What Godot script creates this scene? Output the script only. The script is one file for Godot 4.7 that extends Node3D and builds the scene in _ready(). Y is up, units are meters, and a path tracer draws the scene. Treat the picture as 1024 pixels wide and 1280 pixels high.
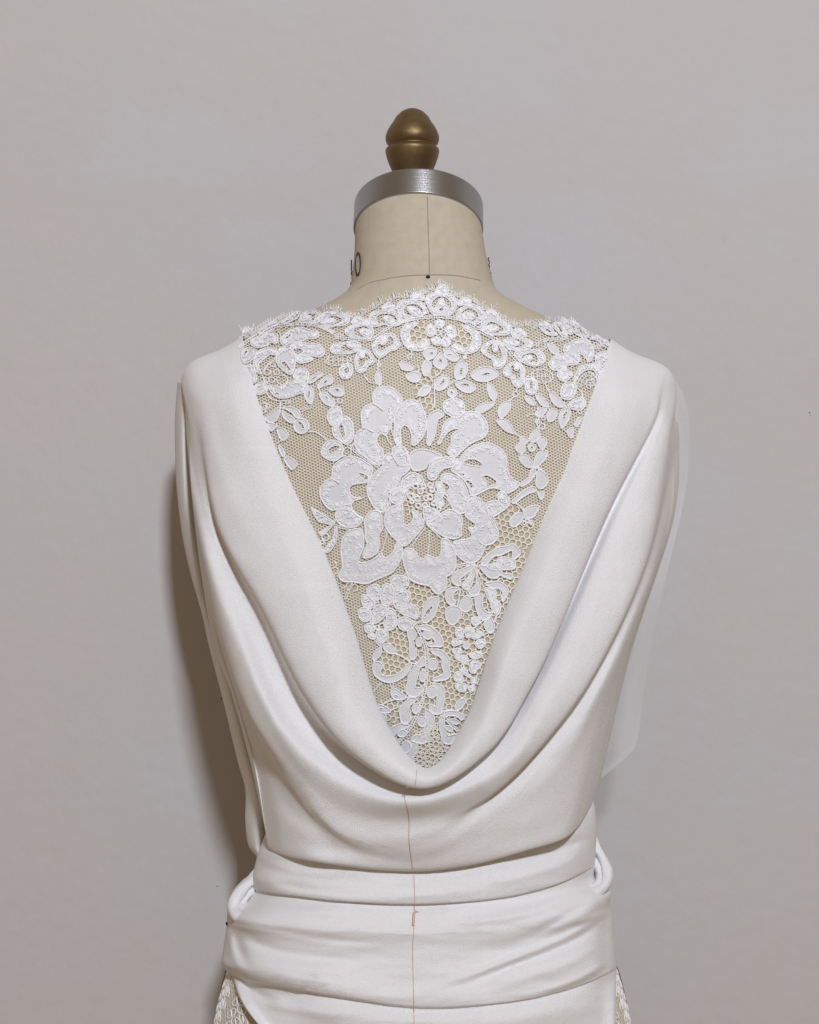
extends Node3D
# A cowl-back wedding gown with a lace back panel on a linen dress form, in front of a plain painted wall.

const K := 0.0007      # metres that one unit of the layout grid spans at depth 0
const D := 1.5         # distance from the lens to depth 0
const YC := 1.22       # height of the lens
const CX := 528.0      # middle of the form on the layout grid

var rng := RandomNumberGenerator.new()
var m_cloth: StandardMaterial3D
var m_side: StandardMaterial3D
var m_sheer: StandardMaterial3D
var m_linen: StandardMaterial3D
var m_steel: StandardMaterial3D
var m_brass: StandardMaterial3D
var m_scuff: StandardMaterial3D
var m_ink: StandardMaterial3D
var m_thread: StandardMaterial3D
var m_fill: StandardMaterial3D
var m_cord: StandardMaterial3D
var m_net: StandardMaterial3D
var m_seam: StandardMaterial3D
var lace: Node3D


# ---------------------------------------------------------------- helpers
func P(px: float, py: float, zcm: float) -> Vector3:
	var z := zcm * 0.01
	var f := (D - z) / D
	return Vector3((px - 512.0) * K * f, YC + (640.0 - py) * K * f, z)


func smat(c: Color, rough: float, metal := 0.0) -> StandardMaterial3D:
	var m := StandardMaterial3D.new()
	m.albedo_color = c.linear_to_srgb()
	m.roughness = rough
	m.metallic = metal
	return m


func noise_tex(freq: float, sd: int, size: int, normal := false, strength := 4.0, kind := FastNoiseLite.TYPE_SIMPLEX_SMOOTH, oct := 3) -> NoiseTexture2D:
	var n := FastNoiseLite.new()
	n.noise_type = kind
	n.frequency = freq
	n.seed = sd
	n.fractal_octaves = oct
	var t := NoiseTexture2D.new()
	t.width = size
	t.height = size
	t.seamless = true
	t.noise = n
	t.as_normal_map = normal
	t.bump_strength = strength
	return t


func ramp_tex(t: NoiseTexture2D, a: Color, b: Color) -> NoiseTexture2D:
	var g := Gradient.new()
	g.set_color(0, a)
	g.set_color(1, b)
	t.color_ramp = g
	return t


func tri(m: StandardMaterial3D, scale: float) -> void:
	m.uv1_triplanar = true
	m.uv1_world_triplanar = true
	m.uv1_scale = Vector3.ONE * scale


func weave_image(a: float, b: float) -> ImageTexture:   # a plain weave: over and under threads, with slightly uneven yarn
	var im := Image.create(256, 256, false, Image.FORMAT_RGB8)
	var r := RandomNumberGenerator.new()
	r.seed = 77
	var row := []
	var col := []
	for i in 64:
		row.append(r.randf_range(-0.5, 0.5))
		col.append(r.randf_range(-0.5, 0.5))
	for y in 256:
		for x in 256:
			var u := float(x) / 4.0
			var v := float(y) / 4.0
			var over := (int(u) + int(v)) % 2 == 0
			var h := sin(fposmod(u, 1.0) * PI) if over else sin(fposmod(v, 1.0) * PI)
			h = h * 0.8 + (row[int(v) % 64] + col[int(u) % 64]) * 0.35 + r.randf_range(-0.06, 0.06)
			var g := clampf(lerpf(a, b, clampf(h, 0.0, 1.0)), 0.0, 1.0)
			im.set_pixel(x, y, Color(g, g, g))
	return ImageTexture.create_from_image(im)


func brushed() -> ImageTexture:      # turning marks: fine grooves that run round the drum
	var im := Image.create(4, 2048, false, Image.FORMAT_RGB8)
	for y in 2048:
		var u := 0.0
		var f := 0.5
		var k := y % 64
		while k > 0:
			u += f * (k % 2)
			k = k >> 1
			f *= 0.5
		u = clampf(u + 1.0 / 128.0, 0.01, 0.99)
		var a := 0.24 * 0.5513 * log(u / (1.0 - u))
		for x in 4:
			im.set_pixel(x, y, Color(0.5, 0.5 + 0.5 * sin(a), 0.5 + 0.5 * cos(a)))
	return ImageTexture.create_from_image(im)


func add_mesh(called: String, mesh: Mesh, mat: Material, parent: Node3D) -> MeshInstance3D:
	var o := MeshInstance3D.new()
	o.name = called
	o.mesh = mesh
	if mat:
		o.material_override = mat
	parent.add_child(o, true)
	if parent.has_meta("category"):
		o.position = -parent.position
	return o


func part_node(called: String, parent: Node3D) -> Node3D:
	var o := Node3D.new()
	o.name = called
	parent.add_child(o, true)
	o.position = -parent.position
	return o


func thing(called: String, label: String, category: String, at: Vector3) -> Node3D:
	var o := Node3D.new()
	o.name = called
	o.position = at
	o.set_meta("label", label)
	o.set_meta("category", category)
	add_child(o, true)
	return o


func grid_arrays(pts: Array) -> Array:   # rows of points -> mesh arrays with smooth normals
	var nr := pts.size()
	var nc: int = pts[0].size()
	var v := PackedVector3Array()
	var n := PackedVector3Array()
	var uv := PackedVector2Array()
	var ix := PackedInt32Array()
	for r in nr:
		var row: PackedVector3Array = pts[r]
		var up: PackedVector3Array = pts[maxi(r - 1, 0)]
		var dn: PackedVector3Array = pts[mini(r + 1, nr - 1)]
		for c in nc:
			v.append(row[c])
			var e := (row[mini(c + 1, nc - 1)] - row[maxi(c - 1, 0)]).cross(up[c] - dn[c])
			n.append(e.normalized() if e.length() > 1e-12 else Vector3(0, 0, 1))
			uv.append(Vector2(float(c) / (nc - 1), float(r) / (nr - 1)))
	for r in nr - 1:
		for c in nc - 1:
			var a := r * nc + c
			ix.append_array([a, a + 1, a + nc, a + 1, a + nc + 1, a + nc])
	var out := []
	out.resize(Mesh.ARRAY_MAX)
	out[Mesh.ARRAY_VERTEX] = v
	out[Mesh.ARRAY_NORMAL] = n
	out[Mesh.ARRAY_TEX_UV] = uv
	out[Mesh.ARRAY_INDEX] = ix
	return out


func grid_mesh(pts: Array) -> ArrayMesh:
	var m := ArrayMesh.new()
	m.add_surface_from_arrays(Mesh.PRIMITIVE_TRIANGLES, grid_arrays(pts))
	return m


func cr(a: Vector3, b: Vector3, c: Vector3, d: Vector3, t: float) -> Vector3:
	return b.cubic_interpolate(c, a, d, t)


func spline_row(p: PackedVector3Array, sub: int) -> PackedVector3Array:
	var out := PackedVector3Array()
	var n := p.size()
	for i in n - 1:
		for k in sub:
			out.append(cr(p[maxi(i - 1, 0)], p[i], p[i + 1], p[mini(i + 2, n - 1)], float(k) / sub))
	out.append(p[n - 1])
	return out


func patch(rows: Array, su: int, sv: int) -> Array:   # control rows (grid x, grid y, depth cm) -> dense rows of grid triples
	var wide := []
	for r in rows:
		wide.append(spline_row(r, su))
	var nr := wide.size()
	var nc: int = wide[0].size()
	var out := []
	for i in nr - 1:
		for k in sv:
			var t := float(k) / sv
			var line := PackedVector3Array()
			for c in nc:
				line.append(cr(wide[maxi(i - 1, 0)][c], wide[i][c], wide[i + 1][c], wide[mini(i + 2, nr - 1)][c], t))
			out.append(line)
	out.append(wide[nr - 1])
	return out


func placed(rows: Array) -> Array:
	var out := []
	for r in rows:
		var line := PackedVector3Array()
		for q in r:
			line.append(P(q.x, q.y, q.z))
		out.append(line)
	return out


func R(flat: Array) -> PackedVector3Array:
	var out := PackedVector3Array()
	for i in range(0, flat.size(), 3):
		out.append(Vector3(flat[i], flat[i + 1], flat[i + 2]))
	return out


func tube_into(st: Dictionary, path: PackedVector3Array, nrm: PackedVector3Array, radius: float, sides: int, closed: bool, flat := 1.0) -> void:
	var n := path.size()
	var base: int = st.v.size()
	for i in n:
		var prev := path[(i - 1 + n) % n] if closed else path[maxi(i - 1, 0)]
		var next := path[(i + 1) % n] if closed else path[mini(i + 1, n - 1)]
		var tan := (next - prev).normalized()
		var side := tan.cross(nrm[i]).normalized()
		var up := side.cross(tan).normalized()
		for k in sides:
			var a := TAU * k / sides
			var d := side * cos(a) + up * sin(a) * flat
			st.v.append(path[i] + d * radius)
			st.n.append((side * cos(a) * flat + up * sin(a)).normalized())
	var loops := n if closed else n - 1
	for i in loops:
		for k in sides:
			var a := base + i * sides + k
			var b := base + i * sides + (k + 1) % sides
			var c := base + ((i + 1) % n) * sides + k
			var d := base + ((i + 1) % n) * sides + (k + 1) % sides
			st.i.append_array([a, b, c, b, d, c])


func fresh() -> Dictionary:
	return {"v": PackedVector3Array(), "n": PackedVector3Array(), "i": PackedInt32Array()}


func arrays_of(st: Dictionary) -> Array:
	var out := []
	out.resize(Mesh.ARRAY_MAX)
	out[Mesh.ARRAY_VERTEX] = st.v
	out[Mesh.ARRAY_NORMAL] = st.n
	out[Mesh.ARRAY_INDEX] = st.i
	return out


func mesh_of(parts: Array, mats: Array) -> ArrayMesh:
	var m := ArrayMesh.new()
	for k in parts.size():
		if parts[k].i.size():
			m.add_surface_from_arrays(Mesh.PRIMITIVE_TRIANGLES, arrays_of(parts[k]))
			m.surface_set_material(m.get_surface_count() - 1, mats[k])
	return m


# ---------------------------------------------------------------- the form's body
# level on the grid, half width, depth of the back, depth of the front (cm), bluntness
var BODY := [
	[236, 77, 4.1, -5.4, 2.0], [290, 82, 4.9, -6.4, 2.0], [330, 85, 5.4, -6.8, 2.0], [352, 88, 5.8, -7.0, 2.0], [366, 96, 6.2, -7.2, 1.95],
	[382, 124, 6.8, -7.4, 1.8], [402, 168, 7.4, -7.6, 1.7], [424, 218, 8.1, -7.8, 1.7], [446, 252, 8.8, -8.2, 1.8], [474, 270, 9.6, -8.6, 1.95], [520, 278, 10.5, -9.4, 2.1],
	[580, 272, 11.0, -11.0, 2.2], [650, 254, 11.2, -12.2, 2.2], [760, 226, 10.7, -12.2, 2.2], [880, 195, 9.9, -10.5, 2.2], [980, 178, 8.8, -9.0, 2.2], [1060, 174, 8.4, -8.4, 2.2],
	[1130, 196, 9.4, -8.6, 2.2], [1200, 232, 11.0, -9.0, 2.2], [1260, 250, 12.0, -9.3, 2.2], [1340, 262, 12.9, -9.5, 2.2], [1450, 268, 13.2, -9.6, 2.2],
]


func body_at(g: float) -> Array:
	var n := BODY.size()
	g = clampf(g, BODY[0][0], BODY[n - 1][0])
	var i := 0
	while i < n - 2 and BODY[i + 1][0] < g:
		i += 1
	var t: float = (g - BODY[i][0]) / (BODY[i + 1][0] - BODY[i][0])
	var out := []
	for k in range(1, 5):
		out.append(cubic_interpolate(BODY[i][k], BODY[i + 1][k], BODY[maxi(i - 1, 0)][k], BODY[mini(i + 2, n - 1)][k], t))
	return out


func back_depth(x: float, y: float) -> float:   # metres, at world x and y
	var s := body_at(640.0 - (y - YC) / K)
	var u: float = absf(x / K + 512.0 - CX) / s[0]
	if u >= 1.0:
		return 0.0
	return s[1] * 0.01 * pow(1.0 - pow(u, s[3]), 1.0 / s[3])


func on_back(px: float, py: float) -> float:   # depth in cm where the sight line of that grid point meets the back
	var z := 8.0
	for k in 5:
		var p := P(px, py, z)
		z = lerpf(z, back_depth(p.x, p.y) * 100.0, 0.8)
	return z


const GX := 280
const GY := 330
const GS := 5
var gz := []
var neck_pts := []


func survey() -> void:
	for j in 140:
		var row := PackedFloat32Array()
		for i in 104:
			row.append(on_back(GX + i * GS, GY + j * GS))
		gz.append(row)


func zs(px: float, py: float) -> float:
	var u := clampf((px - GX) / GS, 0.0, 102.99)
	var v := clampf((py - GY) / GS, 0.0, 138.99)
	var i := int(u)
	var j := int(v)
	return lerpf(lerpf(gz[j][i], gz[j][i + 1], u - i), lerpf(gz[j + 1][i], gz[j + 1][i + 1], u - i), v - j)


func lnormal(px: float, py: float) -> Vector3:
	var a := P(px + 4, py, zs(px + 4, py)) - P(px - 4, py, zs(px - 4, py))
	var b := P(px, py - 4, zs(px, py - 4)) - P(px, py + 4, zs(px, py + 4))
	return a.cross(b).normalized()


func L(px: float, py: float, mm: float) -> Vector3:   # a point that many millimetres off the net, which lies 2.5 mm off the linen
	return P(px, py, zs(px, py)) + lnormal(px, py) * (mm + 1.0) * 0.001


# ---------------------------------------------------------------- lace
func pts2(t: Array, flat: Array) -> PackedVector2Array:
	var out := PackedVector2Array()
	for i in range(0, flat.size(), 2):
		out.append(Vector2(t[0] + flat[i] / t[2], t[1] + flat[i + 1] / t[2]))
	return out


func loop2(p: PackedVector2Array, step: float, closed := true) -> PackedVector2Array:
	var out := PackedVector2Array()
	var n := p.size()
	for i in (n if closed else n - 1):
		var a := p[(i - 1 + n) % n] if closed else p[maxi(i - 1, 0)]
		var b := p[i]
		var c := p[(i + 1) % n]
		var d := p[(i + 2) % n] if closed else p[mini(i + 2, n - 1)]
		var k := maxi(2, int(ceil(b.distance_to(c) / step)))
		for q in k:
			out.append(b.cubic_interpolate(c, a, d, float(q) / k))
	if not closed:
		out.append(p[n - 1])
	return out


func cord_into(st: Dictionary, p: PackedVector2Array, r: float, mm: float, closed: bool, wob := 0.25) -> void:
	var path := PackedVector3Array()
	var nn := PackedVector3Array()
	for q in p:
		path.append(L(q.x + rng.randf_range(-wob, wob), q.y + rng.randf_range(-wob, wob), mm + rng.randf_range(-0.12, 0.12)))
		nn.append(lnormal(q.x, q.y))
	tube_into(st, path, nn, r * K, 6, closed)


func sliver_into(st: Dictionary, a: Vector2, b: Vector2, w: float, mm: float, rise: float) -> void:
	var dir := (b - a).normalized()
	var s := Vector2(-dir.y, dir.x) * w
	var n := lnormal(a.x, a.y)
	var base: int = st.v.size()
	for q in [a + s, a, a - s, b + s, b, b - s]:
		st.v.append(L(q.x, q.y, mm + (rise if q == a or q == b else 0.0)))
	var sx := (L(a.x + s.x, a.y + s.y, mm) - L(a.x, a.y, mm)).normalized()
	for q in 2:
		st.n.append((n + sx).normalized())
		st.n.append(n)
		st.n.append((n - sx).normalized())
	for q in [[0, 1, 3], [1, 4, 3], [1, 2, 4], [2, 5, 4]]:
		st.i.append_array([base + q[0], base + q[1], base + q[2]])


func near2(p: Vector2, loop: PackedVector2Array) -> float:
	var best := 1e9
	for q in loop:
		best = minf(best, p.distance_squared_to(q))
	return sqrt(best)


# fuzz: how wide the brushed stitching along the rim is (grid units); cord: thickness of the outlining cord
func motif(called: String, t: Array, outer: Array, holes := [], fuzz := 0.0, cord := 1.0, base := 0.5) -> MeshInstance3D:
	var edge := loop2(pts2(t, outer), 1.7)
	var size := Rect2(edge[0], Vector2.ZERO)
	for q in edge:
		size = size.expand(q)
	var cuts := []
	for h in holes:
		cuts.append(loop2(pts2(t, h), 1.6))
	var all := PackedVector2Array(edge)
	var rim := edge.size()
	for h in cuts:
		all.append_array(h)
	var step := clampf(minf(size.size.x, size.size.y) / 6.0, 1.8, 4.0)
	var y := size.position.y + step * 0.5
	while y < size.end.y:
		var x := size.position.x + step * 0.5
		while x < size.end.x:
			var q := Vector2(x + rng.randf_range(-0.3, 0.3) * step, y + rng.randf_range(-0.3, 0.3) * step)
			x += step
			if not Geometry2D.is_point_in_polygon(q, edge) or near2(q, edge) < step * 0.55:
				continue
			var bad := false
			for h in cuts:
				if Geometry2D.is_point_in_polygon(q, h) or near2(q, h) < step * 0.55:
					bad = true
			if not bad:
				all.append(q)
		y += step
	var f := fresh()
	var c := fresh()
	for i in all.size():
		var q := all[i]
		var h := base
		if i >= rim:
			var d := near2(q, edge)
			h += 0.25 * minf(1.0, d / 2.0)
			if fuzz > 0.0:
				h += 0.7 * exp(-pow((d - fuzz * 0.5) / (fuzz * 0.45), 2.0)) + rng.randf_range(-0.22, 0.22) * (1.0 if d < fuzz * 1.3 else 0.25)
			else:
				h += rng.randf_range(-0.04, 0.04)
		f.v.append(L(q.x, q.y, h))
	var acc := PackedVector3Array()
	acc.resize(all.size())
	var tris := Geometry2D.triangulate_delaunay(all)
	for k in range(0, tris.size(), 3):
		var mid := (all[tris[k]] + all[tris[k + 1]] + all[tris[k + 2]]) / 3.0
		if not Geometry2D.is_point_in_polygon(mid, edge):
			continue
		var bad := false
		for h in cuts:
			if Geometry2D.is_point_in_polygon(mid, h):
				bad = true
		if bad:
			continue
		var ia := tris[k]
		var ib := tris[k + 1]
		var ic := tris[k + 2]
		var e: Vector3 = (f.v[ib] - f.v[ia]).cross(f.v[ic] - f.v[ia])
		if e.dot(lnormal(mid.x, mid.y)) < 0.0:
			e = -e
			f.i.append_array([ia, ib, ic])
		else:
			f.i.append_array([ia, ic, ib])
		acc[ia] += e
		acc[ib] += e
		acc[ic] += e
	for i in all.size():
		f.n.append(acc[i].normalized() if acc[i].length() > 1e-14 else lnormal(all[i].x, all[i].y))
	for lp in [edge] + cuts:      # the edge has thickness down to the net
		var b: int = f.v.size()
		var m: int = lp.size()
		for q in lp:
			f.v.append(L(q.x, q.y, base))
			f.v.append(L(q.x, q.y, 0.1))
			var nn := lnormal(q.x, q.y)
			f.n.append(nn)
			f.n.append(nn)
		for i in m:
			var a := b + i * 2
			var d := b + ((i + 1) % m) * 2
			f.i.append_array([a, a + 1, d, a + 1, d + 1, d])
		if cord > 0.0:
			cord_into(c, lp, cord * (1.08 if lp == edge else 0.85), base + 0.4, true)
	if fuzz > 0.0:
		for k in int(rim * 1.7):
			var i := rng.randi() % rim
			var tan := (edge[(i + 1) % rim] - edge[(i - 1 + rim) % rim]).normalized()
			var inn := Vector2(-tan.y, tan.x)
			if not Geometry2D.is_point_in_polygon(edge[i] + inn * 1.5, edge):
				inn = -inn
			var a := edge[i] + inn * rng.randf_range(0.6, fuzz * 1.15)
			var b := a + inn.rotated(rng.randf_range(-1.2, 1.2)) * rng.randf_range(2.0, 5.0)
			if not Geometry2D.is_point_in_polygon(b, edge):
				continue
			var bad := false
			for h in cuts:
				if Geometry2D.is_point_in_polygon(b, h):
					bad = true
			if not bad:
				sliver_into(c, a, b, rng.randf_range(0.35, 0.7), base + rng.randf_range(0.55, 1.1), 0.5)
	return add_mesh(called, mesh_of([f, c], [m_fill, m_cord]), null, lace)


func strand(called: String, t: Array, flat: Array, r := 0.9, mm := 0.7, closed := false) -> void:
	var c := fresh()
	cord_into(c, loop2(pts2(t, flat), 1.6, closed), r, mm, closed)
	add_mesh(called, mesh_of([c], [m_cord]), null, lace)


func ring(t: Array, x: float, y: float, rx: float, ry := 0.0, turn := 0.0, r := 0.9, mm := 0.7) -> void:
	var flat := []
	for p in oval(x, y, rx, ry if ry else rx, turn):
		flat.append(p)
	strand("cord_ring", t, flat, r, mm, true)


func oval(x: float, y: float, rx: float, ry: float, turn := 0.0) -> Array:
	var out := []
	for k in 8:
		var v := Vector2(cos(TAU * k / 8) * rx, sin(TAU * k / 8) * ry).rotated(deg_to_rad(turn))
		out.append(x + v.x)
		out.append(y + v.y)
	return out


func seed_bead(t: Array, x: float, y: float, rx: float, ry: float, turn := 0.0, fuzz := 0.0) -> void:
	motif("seed", t, oval(x, y, rx, ry, turn), [], fuzz, 0.75, 0.9)


func ladder(t: Array, flat: Array, gap: float, rungs: float, r := 0.75) -> void:   # two cords side by side with rungs between them
	var mid := loop2(pts2(t, flat), 1.6, false)
	var c := fresh()
	var sides := [PackedVector2Array(), PackedVector2Array()]
	for i in mid.size():
		var tan := (mid[mini(i + 1, mid.size() - 1)] - mid[maxi(i - 1, 0)]).normalized()
		var s := Vector2(-tan.y, tan.x) * gap * 0.5
		sides[0].append(mid[i] + s)
		sides[1].append(mid[i] - s)
	for s in sides:
		cord_into(c, s, r, 0.7, false)
	var far := 0.0
	for i in range(1, mid.size()):
		far += mid[i].distance_to(mid[i - 1])
		if far > rungs:
			far = 0.0
			cord_into(c, PackedVector2Array([sides[0][i], mid[i], sides[1][i]]), r * 0.7, 0.6, false)
	add_mesh("ladder_cord", mesh_of([c], [m_cord]), null, lace)


func inside_any(q: Vector2, polys: Array) -> bool:
	for p in polys:
		if Geometry2D.is_point_in_polygon(q, p):
			return true
	return false


func poly(flat: Array) -> PackedVector2Array:
	return pts2([0.0, 0.0, 1.0], flat)


func net(area: PackedVector2Array, without: Array, w: float, turn: float, thick: float, stretch: float, mm: float, st: Dictionary) -> void:
	var box := Rect2(area[0], Vector2.ZERO)
	for q in area:
		box = box.expand(q)
	var mid := box.get_center()
	var reach := box.size.length() * 0.5 + w
	var nx := int(reach / w) + 1
	var ny := int(reach / (w * 0.866 * stretch)) + 1
	var r := w / sqrt(3.0)
	for j in range(-ny, ny + 1):
		for i in range(-nx, nx + 1):
			var c := Vector2(i * w + (w * 0.5 if absi(j) % 2 == 1 else 0.0), j * w * 0.866)
			var v := []
			for k in 4:
				var a := deg_to_rad(-90.0 + 60.0 * k)
				var q := c + Vector2(cos(a), sin(a)) * r
				q.y *= stretch
				q = q.rotated(turn) + mid
				# the threads are not quite even
				q += Vector2(sin(q.x * 0.31 + q.y * 0.17) + sin(q.y * 0.83), cos(q.y * 0.27 - q.x * 0.21) + sin(q.x * 0.71)) * w * 0.045
				v.append(q)
			var m: Vector2 = (v[1] + v[2]) * 0.5
			if not Geometry2D.is_point_in_polygon(m, area) or inside_any(m, without):
				continue
			for k in 3:
				sliver_into(st, v[k], v[k + 1], thick, mm, thick * K * 1000.0)


# ---------------------------------------------------------------- build
func _ready() -> void:
	rng.seed = 20240
	# camera
	var cam := Camera3D.new()
	cam.name = "camera"
	cam.position = Vector3(0, YC, D)
	cam.fov = rad_to_deg(2.0 * atan(640.0 * K / D))
	cam.near = 0.05
	cam.far = 60.0
	add_child(cam)
	cam.current = true
	# the dim, warm light of the room
	var we := WorldEnvironment.new()
	we.name = "surroundings"
	var env := Environment.new()
	env.background_mode = Environment.BG_COLOR
	env.background_color = Color(0.235, 0.165, 0.10).linear_to_srgb()
	env.tonemap_mode = Environment.TONE_MAPPER_LINEAR
	env.tonemap_exposure = 1.0
	env.sdfgi_enabled = true
	env.ssao_enabled = true
	env.ssil_enabled = true
	we.environment = env
	add_child(we)
	# the ceiling lamp behind and to the right of the photographer
	var key := AreaLight3D.new()
	key.name = "ceiling_lamp_light"
	key.area_size = Vector2(0.3, 0.3)
	key.light_color = Color(0.93, 0.952, 1.0)
	key.light_energy = 13.6
	key.area_range = 12.0
	key.shadow_enabled = true
	key.position = Vector3(0.50, YC + 1.98, 3.6)
	add_child(key)
	key.look_at(Vector3(0.0, YC, 0.0), Vector3.UP)

	materials()
	survey()
	build_wall()
	build_form()
	build_gown()
	build_lace()
	build_small()


func materials() -> void:
	m_cloth = smat(Color(1, 1, 1), 0.78)
	m_cloth.albedo_texture = ramp_tex(noise_tex(0.3, 41, 512, false, 1.0, FastNoiseLite.TYPE_SIMPLEX_SMOOTH, 2), Color(0.785, 0.785, 0.785).linear_to_srgb(), Color(0.85, 0.85, 0.85).linear_to_srgb())
	m_cloth.backlight_enabled = true
	m_cloth.backlight = Color(0.14, 0.12, 0.085)
	m_cloth.metallic_specular = 0.3
	m_cloth.rim_enabled = true
	m_cloth.rim = 0.18
	m_cloth.normal_enabled = true
	m_cloth.normal_texture = noise_tex(0.2, 5, 512, true, 6.0)
	m_cloth.normal_scale = 0.6
	tri(m_cloth, 9.0)
	m_side = m_cloth
	m_sheer = smat(Color(0.8, 0.81, 0.84), 0.8)
	m_sheer.transparency = BaseMaterial3D.TRANSPARENCY_ALPHA
	m_sheer.albedo_color.a = 0.27
	m_linen = smat(Color(1, 1, 1), 0.85)
	m_linen.albedo_texture = ramp_tex(noise_tex(0.012, 9, 512, false, 1.0, FastNoiseLite.TYPE_SIMPLEX_SMOOTH, 5), Color(0.50, 0.445, 0.335).linear_to_srgb(), Color(0.585, 0.525, 0.41).linear_to_srgb())
	m_linen.heightmap_enabled = true
	m_linen.heightmap_texture = weave_image(0.2, 0.8)
	m_linen.heightmap_scale = 0.03
	tri(m_linen, 14.0)
	m_seam = smat(Color(0.40, 0.35, 0.27), 0.9)
	m_steel = smat(Color(0.40, 0.40, 0.40), 0.33, 1.0)
	m_steel.normal_enabled = true
	m_steel.normal_texture = brushed()
	m_brass = smat(Color(0.20, 0.14, 0.065), 0.58, 0.8)
	m_brass.albedo_color = Color.WHITE
	m_brass.albedo_texture = ramp_tex(noise_tex(0.02, 33, 256, false, 1.0, FastNoiseLite.TYPE_SIMPLEX_SMOOTH, 5), Color(0.13, 0.088, 0.04).linear_to_srgb(), Color(0.27, 0.19, 0.09).linear_to_srgb())
	m_brass.roughness_texture = ramp_tex(noise_tex(0.02, 3, 256), Color(0.75, 0.75, 0.75), Color(1, 1, 1))
	m_brass.normal_enabled = true
	m_brass.normal_texture = noise_tex(0.03, 8, 256, true, 3.0)
	m_brass.normal_scale = 0.25
	tri(m_brass, 9.0)
	m_scuff = smat(Color(0.16, 0.13, 0.12), 0.8)
	m_ink = smat(Color(0.012, 0.012, 0.012), 0.6)
	m_thread = smat(Color(0.66, 0.43, 0.31), 0.8)
	m_fill = smat(Color(0.75, 0.755, 0.785), 0.45)
	m_fill.albedo_color = Color.WHITE
	m_fill.albedo_texture = ramp_tex(noise_tex(0.045, 51, 512), Color(0.685, 0.69, 0.72).linear_to_srgb(), Color(0.80, 0.805, 0.825).linear_to_srgb())
	m_fill.heightmap_enabled = true
	m_fill.heightmap_texture = weave_image(0.3, 0.7)
	m_fill.heightmap_scale = 0.04
	tri(m_fill, 22.0)
	m_cord = smat(Color(0.90, 0.90, 0.905), 0.4)
	m_net = smat(Color(0.87, 0.81, 0.70), 0.6)


func build_wall() -> void:
	var box := BoxMesh.new()
	box.size = Vector3(5.0, 3.2, 0.12)
	var m := smat(Color(1, 1, 1), 0.82)
	m.albedo_texture = ramp_tex(noise_tex(0.005, 21, 512, false, 1.0, FastNoiseLite.TYPE_SIMPLEX_SMOOTH, 4), Color(0.545, 0.525, 0.505).linear_to_srgb(), Color(0.55, 0.538, 0.545).linear_to_srgb())
	m.normal_enabled = true
	m.normal_texture = noise_tex(0.05, 22, 512, true, 3.0)
	m.normal_scale = 0.12
	tri(m, 1.6)
	var o := MeshInstance3D.new()
	o.name = "wall"
	o.mesh = box
	o.material_override = m
	o.position = Vector3(0, 1.4, -0.19 - 0.06)
	o.set_meta("kind", "structure")
	add_child(o, true)
	for q in [[1012, 516, 0.9], [1013.5, 519, 0.6], [277, 873, 0.9], [271.5, 1108, 0.8], [905, 300, 0.4], [120, 420, 0.4]]:
		var d := SphereMesh.new()
		d.radius = q[2] * K * 1.2
		d.height = q[2] * K * 0.6
		d.radial_segments = 10
		d.rings = 5
		var mk := MeshInstance3D.new()
		mk.name = "scuff_mark"
		mk.mesh = d
		mk.material_override = m_scuff
		mk.rotation_degrees = Vector3(90, 0, 0)
		o.add_child(mk, true)
		mk.position = P(q[0], q[1], -19.0) - o.position


func body_ring(g: float, grow: float, n: int) -> PackedVector3Array:
	var s := body_at(g)
	var out := PackedVector3Array()
	for k in n + 1:
		var a := TAU * k / n
		var cs := cos(a)
		var sn := sin(a)
		var e: float = 2.0 / s[3]
		var x: float = signf(cs) * pow(absf(cs), e) * (s[0] + grow)
		var z: float = signf(sn) * pow(absf(sn), e) * ((s[1] if sn > 0 else -s[2]) * 0.01 + grow * K)
		out.append(Vector3((CX + x - 512.0) * K, YC + (640.0 - g) * K, z))
	return out


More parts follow.
